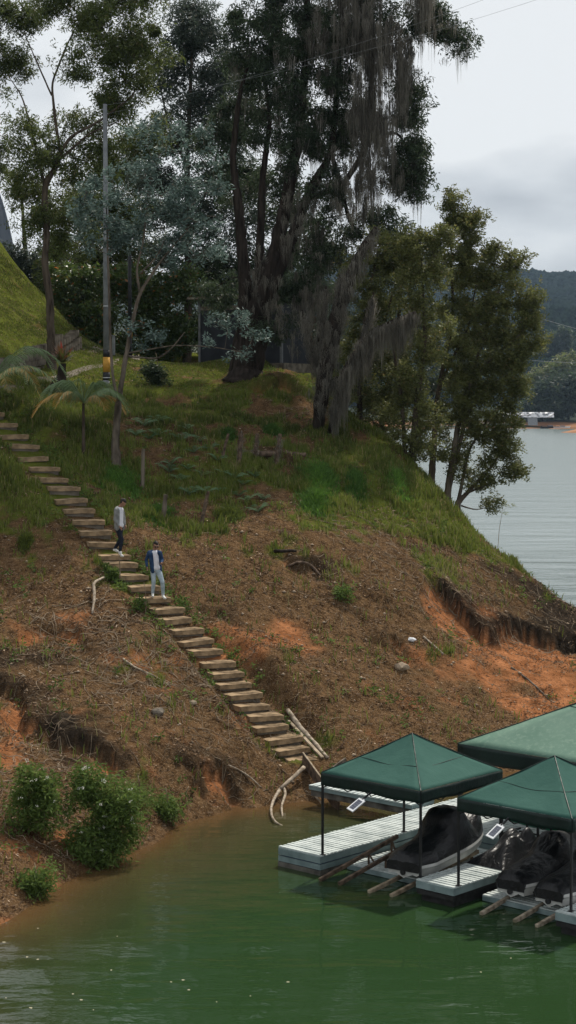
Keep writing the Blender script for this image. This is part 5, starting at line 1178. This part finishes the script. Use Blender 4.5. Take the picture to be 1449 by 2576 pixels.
# planter wall of round concrete blocks, stacked in stepped rows
WL = [(-30,975,73),(60,962,75),(110,953,77),(150,943,79),(180,928,81),(203,908,83)]
WLp = np.array([at(*q) for q in WL]); seg_ = np.linalg.norm(np.diff(WLp, axis=0), axis=1).sum(); e = empty('planter_wall', WLp[2], 'retaining wall of stacked round concrete planter blocks at the foot of the grassy slope', 'retaining wall')
bm = bmesh.new(); bmesh.ops.create_cone(bm, segments=14, radius1=.225, radius2=.225, depth=.27, cap_ends=True)
tf = [f for f in bm.faces if f.normal.z > .9]; r_ = bmesh.ops.inset_region(bm, faces=tf, thickness=.05)
for f in tf:
    for v in f.verts: v.co.z -= .08
bme = bpy.data.meshes.new('planter_block'); bm.to_mesh(bme); bm.free(); bme.materials.append(M['block']); cnt = 0; nb = int(seg_/.47)
for i in range(nb+1):
    p, d = poly_at(WLp, seg_-i*.47); yy = pic(p)[0]; zt_ = at(yy, np.interp(yy, [-30, 10, 75, 120, 150, 205], [910, 902, 884, 864, 852, 834]), p[1]+.5)[2]; zt_ = p[2]+round((zt_-p[2])/.29)*.29; zb = min(HZ(p[0], p[1])[0], p[2]+.3)
    nrm = np.array([-d[1], d[0]]); nrm /= np.linalg.norm(nrm)
    if nrm[0] > 0: nrm = -nrm
    k = 0
    while True:
        z = zt_-.15-k*.29
        if z < zb-.15 or cnt >= 99: break
        up_ = (z-p[2])*.22; off = nrm*up_+np.array(d[:2])*(.235 if int(round((z-p[2])/.29)) % 2 else 0)
        o = bpy.data.objects.new('planter_block', bme); COL.objects.link(o); o.parent = e; o.location = (p[0]+off[0]-e.location[0], p[1]+off[1]-e.location[1], z-e.location[2]); o.rotation_euler = (0, 0, rs.rand()*6); cnt += 1; k += 1
# the dark hut
Dh = 84.5; a = at(499, 922, Dh); b = at(709, 935, Dh-2.2); z0 = min(HZ(a[0], a[1])[0], a[2])-.05
ux = np.array([b[0]-a[0], b[1]-a[1]]); wd_ = np.linalg.norm(ux); ux /= wd_; uy = np.array([-ux[1], ux[0]]); rzh = math.atan2(ux[1], ux[0]); hc = a[:2]+ux*wd_/2+uy*1.5; zt = at(600, 752, Dh)[2]; zf = a[2]
e = empty('hut', (hc[0], hc[1], zf), 'dark windowless hut with pale corner posts behind the giant tree trunk', 'hut')
def hb(mb_, u0, u1, v0, v1, za, zb): c = a[:2]+ux*(u0+u1)/2+uy*(v0+v1)/2; mb_.box((c[0], c[1], (za+zb)/2), (u1-u0, v1-v0, zb-za), rz=rzh)
M['hutwall'] = noisy('hut_wall', (.012, .014, .020), (.024, .027, .036), 2, .7, .3, .003); M['hutpost'] = noisy('hut_post', (.10, .105, .115), (.16, .165, .175), 4, .7, .3); M['rooft'] = noisy('roof_tile', (.09, .07, .055), (.20, .17, .14), 5, .8, .3)
mb = MB(); hb(mb, .10, wd_-.10, .06, 3, zf+.12, zt-.05); mb.build('wall', M['hutwall'], e)
for u in (0, wd_-.11): mb = MB(); hb(mb, u, u+.11, 0, .12, zf+.1, zt-.05); mb.build('corner_post', M['hutpost'], e)
mb = MB(); hb(mb, -.05, wd_+.15, -.12, 3.1, zf-.3, zf+.118); mb.build('plinth', M['block'], e)
mb = MB()
for k in range(20): hb(mb, -.35+k*(wd_+.7)/20, -.35+(k+1)*(wd_+.7)/20-.02, -.45, 3.3, zt-.045, zt+.07)
mb.build('roof', M['rooft'], e)
mb = MB(); hb(mb, .11, wd_-.11, .03, .055, zt-.55, zt-.35); mb.build('lattice', M['rooft'], e)
p2 = at(730, 775, 88); e = empty('house', p2, 'low tiled roof edge showing right of the dark hut', 'building'); mb = MB(); mb.box(p2+np.array([0,1.5,0]), (2.4, 3, .14)); mb.box(p2+np.array([-.1,1.5,-.28]), (2.2, 2.8, .1)); mb.build('roof', M['rooft'], e); mb = MB(); mb.box(p2+np.array([.3,2,-1.7]), (2.0, 2, 2.7)); mb.build('wall', M['oldwood'], e)
# floating leaves and scum on the water
M['scum'] = noisy('floating_leaf', (.24, .22, .14), (.40, .36, .26), 8, .7, .3)
for i, (x, y) in enumerate([(475,2490),(430,2470),(205,2515),(68,2407),(95,2413),(95,2335),(183,2500),(15,2510),(10,2370),(295,2355),(725,2470),(545,2520),(630,2505),(460,2465),(1285,2410),(1210,2445),(78,2535),(235,2540),(280,2440),(400,2580)]):
    p = atz(x, y, .006); mb = MB(); k = rs.randint(5, 8); s_ = rs.uniform(.012, .036); pts = [(math.cos(6.28*j/k)*s_*rs.uniform(.6, 1.6), math.sin(6.28*j/k)*s_*rs.uniform(.5, 1), .004*math.sin(j)) for j in range(k)]
    mb.add(pts+[(q[0], q[1], q[2]-.004) for q in pts], [tuple(range(k)), tuple(range(2*k-1, k-1, -1))]+[(j, k+j, k+(j+1) % k, (j+1) % k) for j in range(k)]); o = mb.build('floating_leaf', M['scum'], None); o.location = p
    tag(o, 'small pale leaf or scum patch floating on the green water near the bottom', 'leaf', 'leaves floating on the water')
# ------------------------------------------------------------------ the two men on the stairs
_ico = None
def blobmesh(name, parts, m_, parent, voxel=.011, smooth_it=6):
    """parts: list of (p0, r0, p1, r1, (sx, sy)) swept spheres, fused into one skin"""
    bm = bmesh.new()
    for q in parts:
        p0, r0, p1, r1 = Vector(q[0]), q[1], Vector(q[2]), q[3]; sc = q[4] if len(q) > 4 else (1, 1, 1)
        L_ = (p1-p0).length; k = max(1, int(L_/(min(r0, r1)*.45)))
        for i in range(k+1):
            f = i/k; c = p0.lerp(p1, f); r = r0+(r1-r0)*f
            bmesh.ops.create_icosphere(bm, subdivisions=2, radius=r, matrix=Matrix.Translation(c) @ Matrix.Diagonal((*sc, 1)))
    me = bpy.data.meshes.new(name); bm.to_mesh(me); bm.free(); o = bpy.data.objects.new(name, me); COL.objects.link(o)
    md = o.modifiers.new('r', 'REMESH'); md.mode = 'VOXEL'; md.voxel_size = voxel; sm = o.modifiers.new('s', 'SMOOTH'); sm.iterations = smooth_it; sm.factor = .5
    dg = bpy.context.evaluated_depsgraph_get(); m2 = bpy.data.meshes.new_from_object(o.evaluated_get(dg)); bpy.data.objects.remove(o)
    m2.polygons.foreach_set('use_smooth', np.ones(len(m2.polygons), bool)); m2.name = name
    ob = bpy.data.objects.new(name, m2); COL.objects.link(ob); m2.materials.clear(); m2.materials.append(m_); ob.parent = parent; return ob
M['skin'] = noisy('skin', (.26, .14, .09), (.34, .19, .13), 20, .55, .35); M['hair'] = noisy('hair', (.008, .006, .005), (.02, .014, .011), 40, .6, .3)
M['tee'] = noisy('white_cotton', (.62, .62, .68), (.72, .72, .77), 5, .85, .2, .01); M['blue'] = noisy('blue_denim_shirt', (.014, .035, .085), (.026, .060, .13), 10, .85, .2, .01)
M['greysh'] = noisy('grey_overshirt', (.17, .175, .17), (.25, .255, .25), 10, .85, .2, .01); M['jeans'] = noisy('light_jeans', (.27, .34, .38), (.40, .47, .51), 9, .85, .2, .01)
M['djeans'] = noisy('dark_jeans', (.008, .010, .018), (.018, .022, .034), 9, .85, .2, .01); M['shoe'] = noisy('shoe', (.50, .50, .48), (.66, .66, .63), 9, .6, .3); M['sole'] = noisy('shoe_blue', (.05, .08, .16), (.4, .4, .42), 14, .6, .3); M['lens'] = noisy('sunglasses', (.008, .008, .008), (.012, .012, .012), 9, .5, .2)
def hand(w, d, side, S=1.0):
    """palm and five curled fingers; w wrist, d direction, side = thumb direction"""
    w = Vector(w); d = Vector(d).normalized(); s = Vector(side).normalized(); s = (s-d*s.dot(d)).normalized(); n = d.cross(s).normalized(); P = [(w, .026, w+d*.085, .022), (w+d*.05+s*.02, .020, w+d*.085+s*.03, .017), (w+d*.05-s*.02, .020, w+d*.083-s*.028, .016)]
    for i, (o_, L_) in enumerate([(.034, .068), (.012, .078), (-.012, .072), (-.033, .055)]):
        b_ = w+d*.09+s*o_; k1 = b_+(d*.9+n*.35).normalized()*L_*.5; k2 = k1+(d*.6+n*.8).normalized()*L_*.5; P += [(b_, .0105, k1, .0098), (k1, .0098, k2, .0085)]
    t0 = w+d*.03+s*.03; t1 = t0+(s*.7+d*.7+n*.2).normalized()*.045; t2 = t1+(d*.95+s*.1+n*.4).normalized()*.032; return P+[(t0, .014, t1, .0115), (t1, .0115, t2, .0095)]
def person(label, base, sc, J, face, mats, glasses=False):
    """J: joints in metres; x picture right, y away from the camera, z up"""
    e = empty('person', base, label, 'person'); e.scale = (sc, sc, sc); V3 = Vector; f = V3((face[0], face[1], 0)).normalized(); lt = V3((-f.y, f.x, 0)); up = V3((0, 0, 1))
    hd = V3(J['head']); nk = V3(J['neck']); hf = (f+up*J.get('nod', -.35)).normalized(); hu = (up-hf*up.dot(hf)).normalized()
    ch = V3(J['chest']); pv = V3(J['pelvis'])
    B = [(hd+hu*.02, .088, hd+hu*.035-hf*.015, .092), (hd-hu*.045+hf*.03, .058, hd-hu*.075+hf*.05, .038), (hd-hu*.02+hf*.04, .066, hd-hu*.05+hf*.03, .058), (hd+hf*.092-hu*.01, .010, hd+hf*.108-hu*.03, .013), (hd-hu*.06-hf*.03, .05, nk, .055), (nk, .058, ch+up*.12, .065),
         (hd+hf*.085-hu*.062+lt*.015, .010, hd+hf*.085-hu*.062-lt*.015, .010), (hd+lt*.088-hu*.01, .014, hd+lt*.088-hu*.035, .012), (hd-lt*.088-hu*.01, .014, hd-lt*.088-hu*.035, .012), (hd+hf*.082+hu*.022+lt*.035, .014, hd+hf*.082+hu*.022-lt*.035, .014)]
    B += [(ch+up*.05, .12, pv+up*.05, .115), (pv+lt*.05, .10, pv-lt*.05, .10)]
    for s_ in ('L', 'R'):
        sh, el, wr = V3(J['sh'+s_]), V3(J['el'+s_]), V3(J['wr'+s_]); hp, kn, an = V3(J['hp'+s_]), V3(J['kn'+s_]), V3(J['an'+s_]); B += [(ch+up*.1, .06, sh, .055), (sh, .050, el, .038), (el, .037, wr, .026), (hp, .085, kn, .052), (kn, .05, an, .036)]; B += hand(wr, (wr-el)*.6+V3(J.get('hd'+s_, (0, 0, -.1))), f*1.0)
    blobmesh('body', B, mats['skin'], e, .009, 3)
    H = [(hd+hu*.06-hf*.02, .085, hd+hu*.05-hf*.045, .088), (hd+hu*.095+hf*.03, .045, hd+hu*.10-hf*.02, .06), (hd+hu*.0-hf*.05, .07, hd-hu*.03-hf*.045, .06), (hd+hu*.03+lt*.06-hf*.02, .045, hd-hu*.005+lt*.065-hf*.02, .03), (hd+hu*.03-lt*.06-hf*.02, .045, hd-hu*.005-lt*.065-hf*.02, .03), (hd+hu*.085+hf*.055, .03, hd+hu*.09+hf*.05+lt*.03, .03)]
    blobmesh('hair', H, mats['hair'], e, .010, 4)
    if glasses:
        mb = MB(); q = hd+hf*.098+hu*.012
        for s_ in (-1, 1): mb.tube([q+lt*.034*s_-hf*.008, q+lt*.034*s_+hf*.006], [.026, .024], 12)
        mb.beam(q+lt*.07, q-lt*.07, .008, .010); mb.beam(q+lt*.072, q+lt*.08-hf*.1, .006, .008); mb.beam(q-lt*.072, q-lt*.08-hf*.1, .006, .008); o = mb.build('sunglasses', mats['lens'], None); o.parent = e
    T = [(ch+up*.06+f*.035, .118, pv+up*.08+f*.03, .112), (ch+up*.13+f*.01, .06, ch+up*.05+f*.05, .10), (pv+up*.08+f*.03+lt*.03, .11, pv+up*.08+f*.03-lt*.03, .11)]
    blobmesh('t_shirt', T, mats['tee'], e, .012, 4)
    C = []
    for s_, g in (('L', 1), ('R', -1)):
        sh, el, wr = V3(J['sh'+s_]), V3(J['el'+s_]), V3(J['wr'+s_]); C += [(sh-up*.005, .066, el, .052), (el, .052, el.lerp(wr, .90), .041), (sh-lt*g*.03, .07, ch+lt*g*.06-f*.03+up*.09, .085)]
        C += [(ch+lt*g*.095-f*.015+up*.04, .098, pv+lt*g*.105+up*.0+f*.0, .085), (pv+lt*g*.115+f*.03+up*.02, .06, pv+lt*g*.12+f*.04-up*.05, .055), (ch+lt*g*.09+f*.06+up*.06, .05, pv+lt*g*.125+f*.07-up*.02, .045)]
    C += [(ch-f*.05+up*.08, .115, pv-f*.05+up*.02, .115), (nk-f*.03-up*.03, .062, ch-f*.04+up*.1, .08)]
    blobmesh('overshirt', C, mats['coat'], e, .012, 4)
    Jn = [(pv+lt*.04+up*.03, .118, pv-lt*.04+up*.03, .118)]
    for s_ in 'LR': hp, kn, an = V3(J['hp'+s_]), V3(J['kn'+s_]), V3(J['an'+s_]); Jn += [(pv, .11, hp, .10), (hp, .098, kn, .070), (kn, .068, kn.lerp(an, .5), .064), (kn.lerp(an, .5), .062, an+up*.02, .052)]
    blobmesh('jeans', Jn, mats['leg'], e, .011, 4)
    for s_ in 'LR':
        an = V3(J['an'+s_]); tf = V3(J['ft'+s_]); d = (tf-an); d.z *= .0; d.normalize(); low = min(an.z-.075, tf.z); t_ = V3((an.x, an.y, tf.z if False else an.z-.06))
        q = [(an-d*.04-up*.045, .042, tf-d*.03, .040), (an-up*.02, .045, an-up*.05+d*.03, .044), (tf-d*.06, .043, tf, .036)]
        blobmesh('shoe', q, mats['shoe'], e, .010, 3)
    return e
def zoomj(X, Y, y, x0, y0, s=523.): return ((X-x0)/s, y, (y0-Y)/s)
def nearest_step(py):
    return min(STEPS, key=lambda s: abs(pic((s[0][0], s[0][1], s[2]))[1]-py))
def pplace(xd, py):
    st = nearest_step(py); D_ = st[0][1]+.02; p = at(xd, py, D_); return np.array([p[0], D_, st[2]+.01]), st
p, st = pplace(390, 1507); g = lambda X, Y, y: zoomj(X, Y, y, 925, 1850)
J2 = dict(head=g(945,1022,-.08), neck=g(925,1085,-.03), chest=g(922,1180,0), pelvis=g(945,1415,.02), shL=g(1012,1135,-.06), shR=g(832,1135,.03), elL=g(1045,1255,-.02), elR=g(785,1255,.05), wrL=g(1040,1290,-.22), wrR=g(800,1365,-.05), hpL=g(990,1450,.01), hpR=g(900,1450,.03), knL=g(1048,1610,-.10), knR=g(905,1610,-.02), anL=g(1055,1812,-.02), anR=g(885,1788,.05), ftL=g(1098,1862,-.20), ftR=g(895,1832,-.14), hdL=(.0, -.12, -.02), hdR=(.05, -.08, -.08), nod=-.45)
person('man in an open blue shirt, white t-shirt, light jeans and sunglasses stepping down the stairs', p, 1.0, J2, (.35, -.94), dict(skin=M['skin'], hair=M['hair'], tee=M['tee'], coat=M['blue'], leg=M['jeans'], shoe=M['shoe'], lens=M['lens']), True)
p, st = pplace(300, 1402); g = lambda X, Y, y: zoomj(X, Y, y, 300, 1180)
J1 = dict(head=g(370,318,-.05), neck=g(325,375,.0), chest=g(300,470,.02), pelvis=g(300,735,.02), shL=g(345,430,.12), shR=g(262,432,-.13), elL=g(375,570,.17), elR=g(238,590,-.15), wrL=g(390,690,.10), wrR=g(315,705,-.20), hpL=g(310,770,.08), hpR=g(290,770,-.05), knL=g(318,930,.08), knR=g(348,930,-.08), anL=g(228,1085,.10), anR=g(318,1120,-.08), ftL=g(285,1128,.04), ftR=g(368,1200,-.16), hdR=(.10, -.03, -.06), hdL=(.05, 0, -.1), nod=-.8)
person('man in an open grey shirt, white t-shirt and dark jeans looking down at the steps', p, 1.0, J1, (.80, -.60), dict(skin=M['skin'], hair=M['hair'], tee=M['tee'], coat=M['greysh'], leg=M['djeans'], shoe=M['shoe']))
# ------------------------------------------------------------------ the far shore
rs = np.random.RandomState(99)
xs_ = np.concatenate([np.arange(-1400, 700, 60), np.arange(700, 1600, 6), np.arange(1600, 3200, 60)])
rows = [(770,1082,1082),(800,1076,1074),(818,1064,1060),(850,1050,1048),(950,1000,996),(1050,950,950),(1200,910,905),(1350,860,850),(1500,800,800),(1600,806,806),(1800,800,800),(2150,760,765),(2500,700,706),(2750,690,690),(3050,740,740)]
Dd = np.concatenate([np.arange(770, 860, 3), np.arange(860, 1700, 9), np.arange(1700, 3050, 18)])
sil = lambda x: np.interp(x, [-1400, 0, 600, 820, 880, 960, 1040, 1120, 1200, 1340, 1400, 1449, 1600, 2000, 3200], [10, 10, 0, -36, -38, -10, -4, -12, 0, 0, 12, 12, -6, 20, 10])
XX, DD = np.meshgrid(xs_, Dd); YL = np.interp(DD, [r[0] for r in rows], [r[1] for r in rows])+np.where(DD > 1700, sil(XX)*sstep(1700, 2500, DD), 0)+np.where((DD > 1000) & (DD <= 1800), (sil(XX)*.3)*sstep(1000, 1400, DD), 0)
u = (XX*K-288)/F; w = (512-YL*K)/F; dy = math.cos(PITCH)+w*math.sin(PITCH); X3 = u*DD/dy; Z3 = HC+(-math.sin(PITCH)+w*math.cos(PITCH))*DD/dy
am = sstep(820, 1000, DD); Z3 = Z3+am*(fbm(X3/60, DD/60, 4)*16*sstep(900, 2000, DD)+fbm(X3/9, DD/9, 3)*3.0)+(1-am)*fbm(X3/12, DD/12, 3)*2.2
bm_o = (1-sstep(812, 840, DD))*sstep(-.1, .1, fbm(X3/25, DD/10, 3)+.12)
fld = sstep(.02, .12, fbm(X3/90+3, DD/110, 3))*sstep(1000, 1100, DD)*(1-sstep(1350, 1450, DD))
idx = np.arange(XX.size).reshape(XX.shape); FQ = np.stack([idx[:-1, :-1], idx[:-1, 1:], idx[1:, 1:], idx[1:, :-1]], -1).reshape(-1, 4)
hm, t, p = mat('far_hills', .95, .1); N = t.nodes; L = t.links; geo = nn_('ShaderNodeNewGeometry'); at_ = nn_('ShaderNodeAttribute'); at_.attribute_name = 'mixes'; sp = nn_('ShaderNodeSeparateXYZ'); L.new(at_.outputs['Vector'], sp.inputs[0])
c = mixc(rmp(noi(.05, 5), .3, .7), (.008, .015, .010), (.020, .030, .015)); c = mixc(sp.outputs[1], c, (.055, .060, .028)); c = mixc(sp.outputs[0], c, (.24, .115, .055)); L.new(c, p.inputs['Base Color'])
tag(link('hills', npmesh('hills', np.stack([X3, DD, Z3], -1).reshape(-1, 3), FQ, True, {'mixes': np.stack([bm_o, fld, fld*0], -1).reshape(-1, 3)}), hm), kind='structure')
# far woodland that reads as one mass
M['far_leaf'] = leafmat('far_leaf', (.005, .010, .009), (.010, .018, .011), (.018, .016, .012), trans=.02, rough=1, spec=0)  # very dark greens: cloud shade on the far hills put into the colour
ico = bmesh.new(); bmesh.ops.create_icosphere(ico, subdivisions=1, radius=1); iv = np.array([v.co[:] for v in ico.verts]); itf = np.array([[v.index for v in f.verts] for f in ico.faces]); ico.free()
def forest(name, n, d0, d1, xa, xb, r0, r1, cond=None):
    j = rs.randint(0, len(Dd), n*8); x = rs.uniform(xa, xb, n*8); D_ = rs.uniform(d0, d1, n*8); i = np.clip(np.searchsorted(xs_, x), 1, len(xs_)-1); j = np.clip(np.searchsorted(Dd, D_), 0, len(Dd)-1)
    ok = (fld[j, i] < .35) & (bm_o[j, i] < .3); j, i = j[ok][:n], i[ok][:n]; n = len(i)
    P = np.stack([X3[j, i]+rs.normal(size=n)*1.5, DD[j, i]+rs.normal(size=n)*3, Z3[j, i]], 1); r = rs.uniform(r0, r1, n)
    jit = 1+rs.normal(size=(n, len(iv), 1))*.16; V = iv[None]*jit*r[:, None, None]*[1, 1, 1.1]+P[:, None]+np.array([0, 0, 1])*r[:, None, None]*.7
    tag(link(name, npmesh(name, V.reshape(-1, 3), (itf[None]+np.arange(n)[:, None, None]*len(iv)).reshape(-1, 3), False, {'tone': np.repeat(np.clip(rs.normal(.45, .25, n), 0, 1), len(iv))}), M['far_leaf']), kind='stuff')
forest('far_forest', 4200, 900, 1750, 780, 1560, 3, 6)
forest('far_forest', 9000, 1750, 2760, 800, 1530, 3.2, 6)
for i, (lab, x, y, D_, bl, lm, tn) in enumerate([
 ('tall dark bamboo clump on the far shore at the right picture edge', 1430, 1050, 835, [(1430,1000,34,34,16),(1400,1015,30,26,12),(1450,970,26,30,10)], 'lf_dark', .35),
 ('rounded dark tree clump on the far shore behind the white terrace', 1375, 1045, 830, [(1370,1010,30,26,14),(1345,1020,24,20,8),(1385,985,22,20,8)], 'lf_dark', .45),
 ('pale green feathery bamboo above the dark clumps on the far shore', 1395, 1000, 900, [(1380,955,36,24,14),(1430,935,36,26,14),(1345,970,24,18,8)], 'lf_olive', .75),
 ('broad dark tree standing alone above the far grassy field', 1400, 905, 1150, [(1400,868,26,24,14),(1385,880,18,14,7),(1415,850,14,12,5)], 'lf_dark', .35)]):
    tree('far_tree', lab, 'tree', (x, y, D_), [[(x, y+4, D_, .5), (x, y-25, D_, .35)]], bl, D_, lm, 'bark_dark', 200+i, per=90, spread=3.0, leaf=(2.6, .8), droop=.2, tip=.12, rmax=.5, trunkn=6, group='trees on the far shore', tone0=tn)
def fbox(name, label, cat, x0, x1, y0, y1, D_, dep, m_, n=1, rough=0):
    a = at(x0, y1, D_); b = at(x1, y0, D_); mb = MB(); W_ = b[0]-a[0]; H_ = b[2]-a[2]; vs = []; fs = []; k = 24
    for i in range(k+1):
        for j in range(5): vs.append((a[0]+W_*i/k, D_+rough*rs.normal()*(0 < j)+j*.35, a[2]+H_*j/4+rough*.15*rs.normal()))
    for i in range(k): 
        for j in range(4): q = i*5+j; fs.append((q, q+5, q+6, q+1))
    top = [(a[0]+W_*i/k, D_+dep, b[2]) for i in range(k+1)]; o_ = len(vs); vs += top
    for i in range(k): fs.append((i*5+4, (i+1)*5+4, o_+i+1, o_+i))
    mb.add(vs, fs); return tag(mb.build(name, m_, None), label, cat)
M['tarp'] = noisy('white_sheeting', (.25, .26, .28), (.74, .75, .77), .9, .5, .4, detail=4, pos=(.42, .55))
fbox('wrapped_terrace', 'low terrace wrapped in wrinkled white sheeting on the far shore', 'terrace', 1262, 1394, 1037, 1050, 806, 8, M['tarp'], rough=.3)
fbox('concrete_hut', 'small grey concrete box at the far waterline below the white terrace', 'building', 1328, 1353, 1052, 1070, 797, 5, M['polec'])
def boat(label, x, y, D_, Ln, hue, cab):
    p = atz(x, y, .1); p = at(x, y, D_); p[2] = .0; e = empty('boat', p, label, 'boat', 'small boats at the far shore'); vs = []; fs = []; n = 14
    for i in range(n+1):
        t = i/n; w = .95*min(1, (1-t)*2.2+.02)**.6; sh = .75+.35*t*t
        vs += [(p[0]-Ln/2+Ln*t, p[1]-w, sh), (p[0]-Ln/2+Ln*t*.94, p[1]-w*.6, .0), (p[0]-Ln/2+Ln*t*.94, p[1]+w*.6, .0), (p[0]-Ln/2+Ln*t, p[1]+w, sh)]
    for i in range(n):
        for j in range(3): q = i*4+j; fs.append((q, q+4, q+5, q+1))
        fs.append((i*4+3, i*4+7, i*4+4, i*4))
    fs.append((0, 1, 2, 3)); mb = MB(); mb.add(vs, fs); mb.build('hull', M[hue], e)
    mb = MB(); mb.box((p[0]+Ln*.02, p[1], 1.15), (Ln*.3, 1.3, .5)); mb.build('windscreen', M['solar'], e, bevel=.12)
    if cab: mb = MB(); mb.box((p[0]-Ln*.42, p[1], 1.0), (.4, .5, .7)); mb.build('motor', M['blk'], e, bevel=.05)
boat('white speedboat moored at the far shore by the orange point', 1414, 1078, 790, 7.5, 'white', True)
boat('low dark boat at the far shore below the concrete box', 1383, 1077, 792, 8.5, 'blk', True)
# orange headland at the right
nx, ny = 60, 50; V = []
for j in range(ny):
    for i in range(nx):
        a = -34+i*2.2; b_ = j*2.0; r = math.hypot((a-28)/56, (b_-40)/42); V.append((0, 0, 0)); h = 8*max(0, 1-r**1.6)-1.5+float(fbm(np.array([a/8]), np.array([b_/8]), 4)[0])*5*max(0, 1-r)
        V[-1] = (at(1449, 1092, 640)[0]+a+22, 640+b_, h)
M['clay'] = noisy('clay', (.20, .095, .045), (.36, .18, .09), .15, .95, .1, .3, detail=8)
fs = np.array([(j*nx+i, j*nx+i+1, (j+1)*nx+i+1, (j+1)*nx+i) for j in range(ny-1) for i in range(nx-1)]); tag(link('headland', npmesh('headland', np.array(V), fs, True), M['clay']), kind='structure')
# the rock monolith at the left
M['rock'] = noisy('rock_face', (.012, .012, .014), (.045, .045, .05), .03, 1, .0, .5, detail=8, stretch=(3, 3, .35))
c = at(-75, 610, 1500); V = []; nr, na = 26, 48
for i in range(nr+1):
    t = i/nr; z = -40+(at(0, 400, 1500)[2]+45)*t; rad_ = 38*(1-t**3.2)**.5+ (1-t)*18
    for k in range(na): a = 2*math.pi*k/na; rr = rad_*(1+.10*math.sin(3*a+1)+.06*float(mnoise.noise(Vector((math.cos(a)*2, math.sin(a)*2, t*2))))); V.append((c[0]+math.cos(a)*rr*.92, c[1]+math.sin(a)*rr, z))
fs = np.array([(i*na+k, i*na+(k+1) % na, (i+1)*na+(k+1) % na, (i+1)*na+k) for i in range(nr) for k in range(na)]); tag(link('rock', npmesh('rock', np.array(V), fs, True), M['rock']), kind='structure')
# haze
hb_ = bpy.data.materials.new('haze'); hb_.use_nodes = True; t = hb_.node_tree; t.nodes.clear(); vo = t.nodes.new('ShaderNodeVolumePrincipled'); vo.inputs['Color'].default_value = (.55, .75, 1, 1); vo.inputs['Density'].default_value = .00006; vo.inputs['Anisotropy'].default_value = .2
mo = t.nodes.new('ShaderNodeOutputMaterial'); t.links.new(vo.outputs[0], mo.inputs['Volume'])
mb = MB(); mb.box((0, 1560, 147), (7300, 3320, 324)); tag(mb.build('haze', hb_, None), kind='stuff')
SC.cycles.volume_bounces = 0; SC.cycles.max_bounces = 6; SC.cycles.transparent_max_bounces = 6
print('script seconds', time.time()-T0, 'verts', sum(len(m.vertices) for m in bpy.data.meshes))
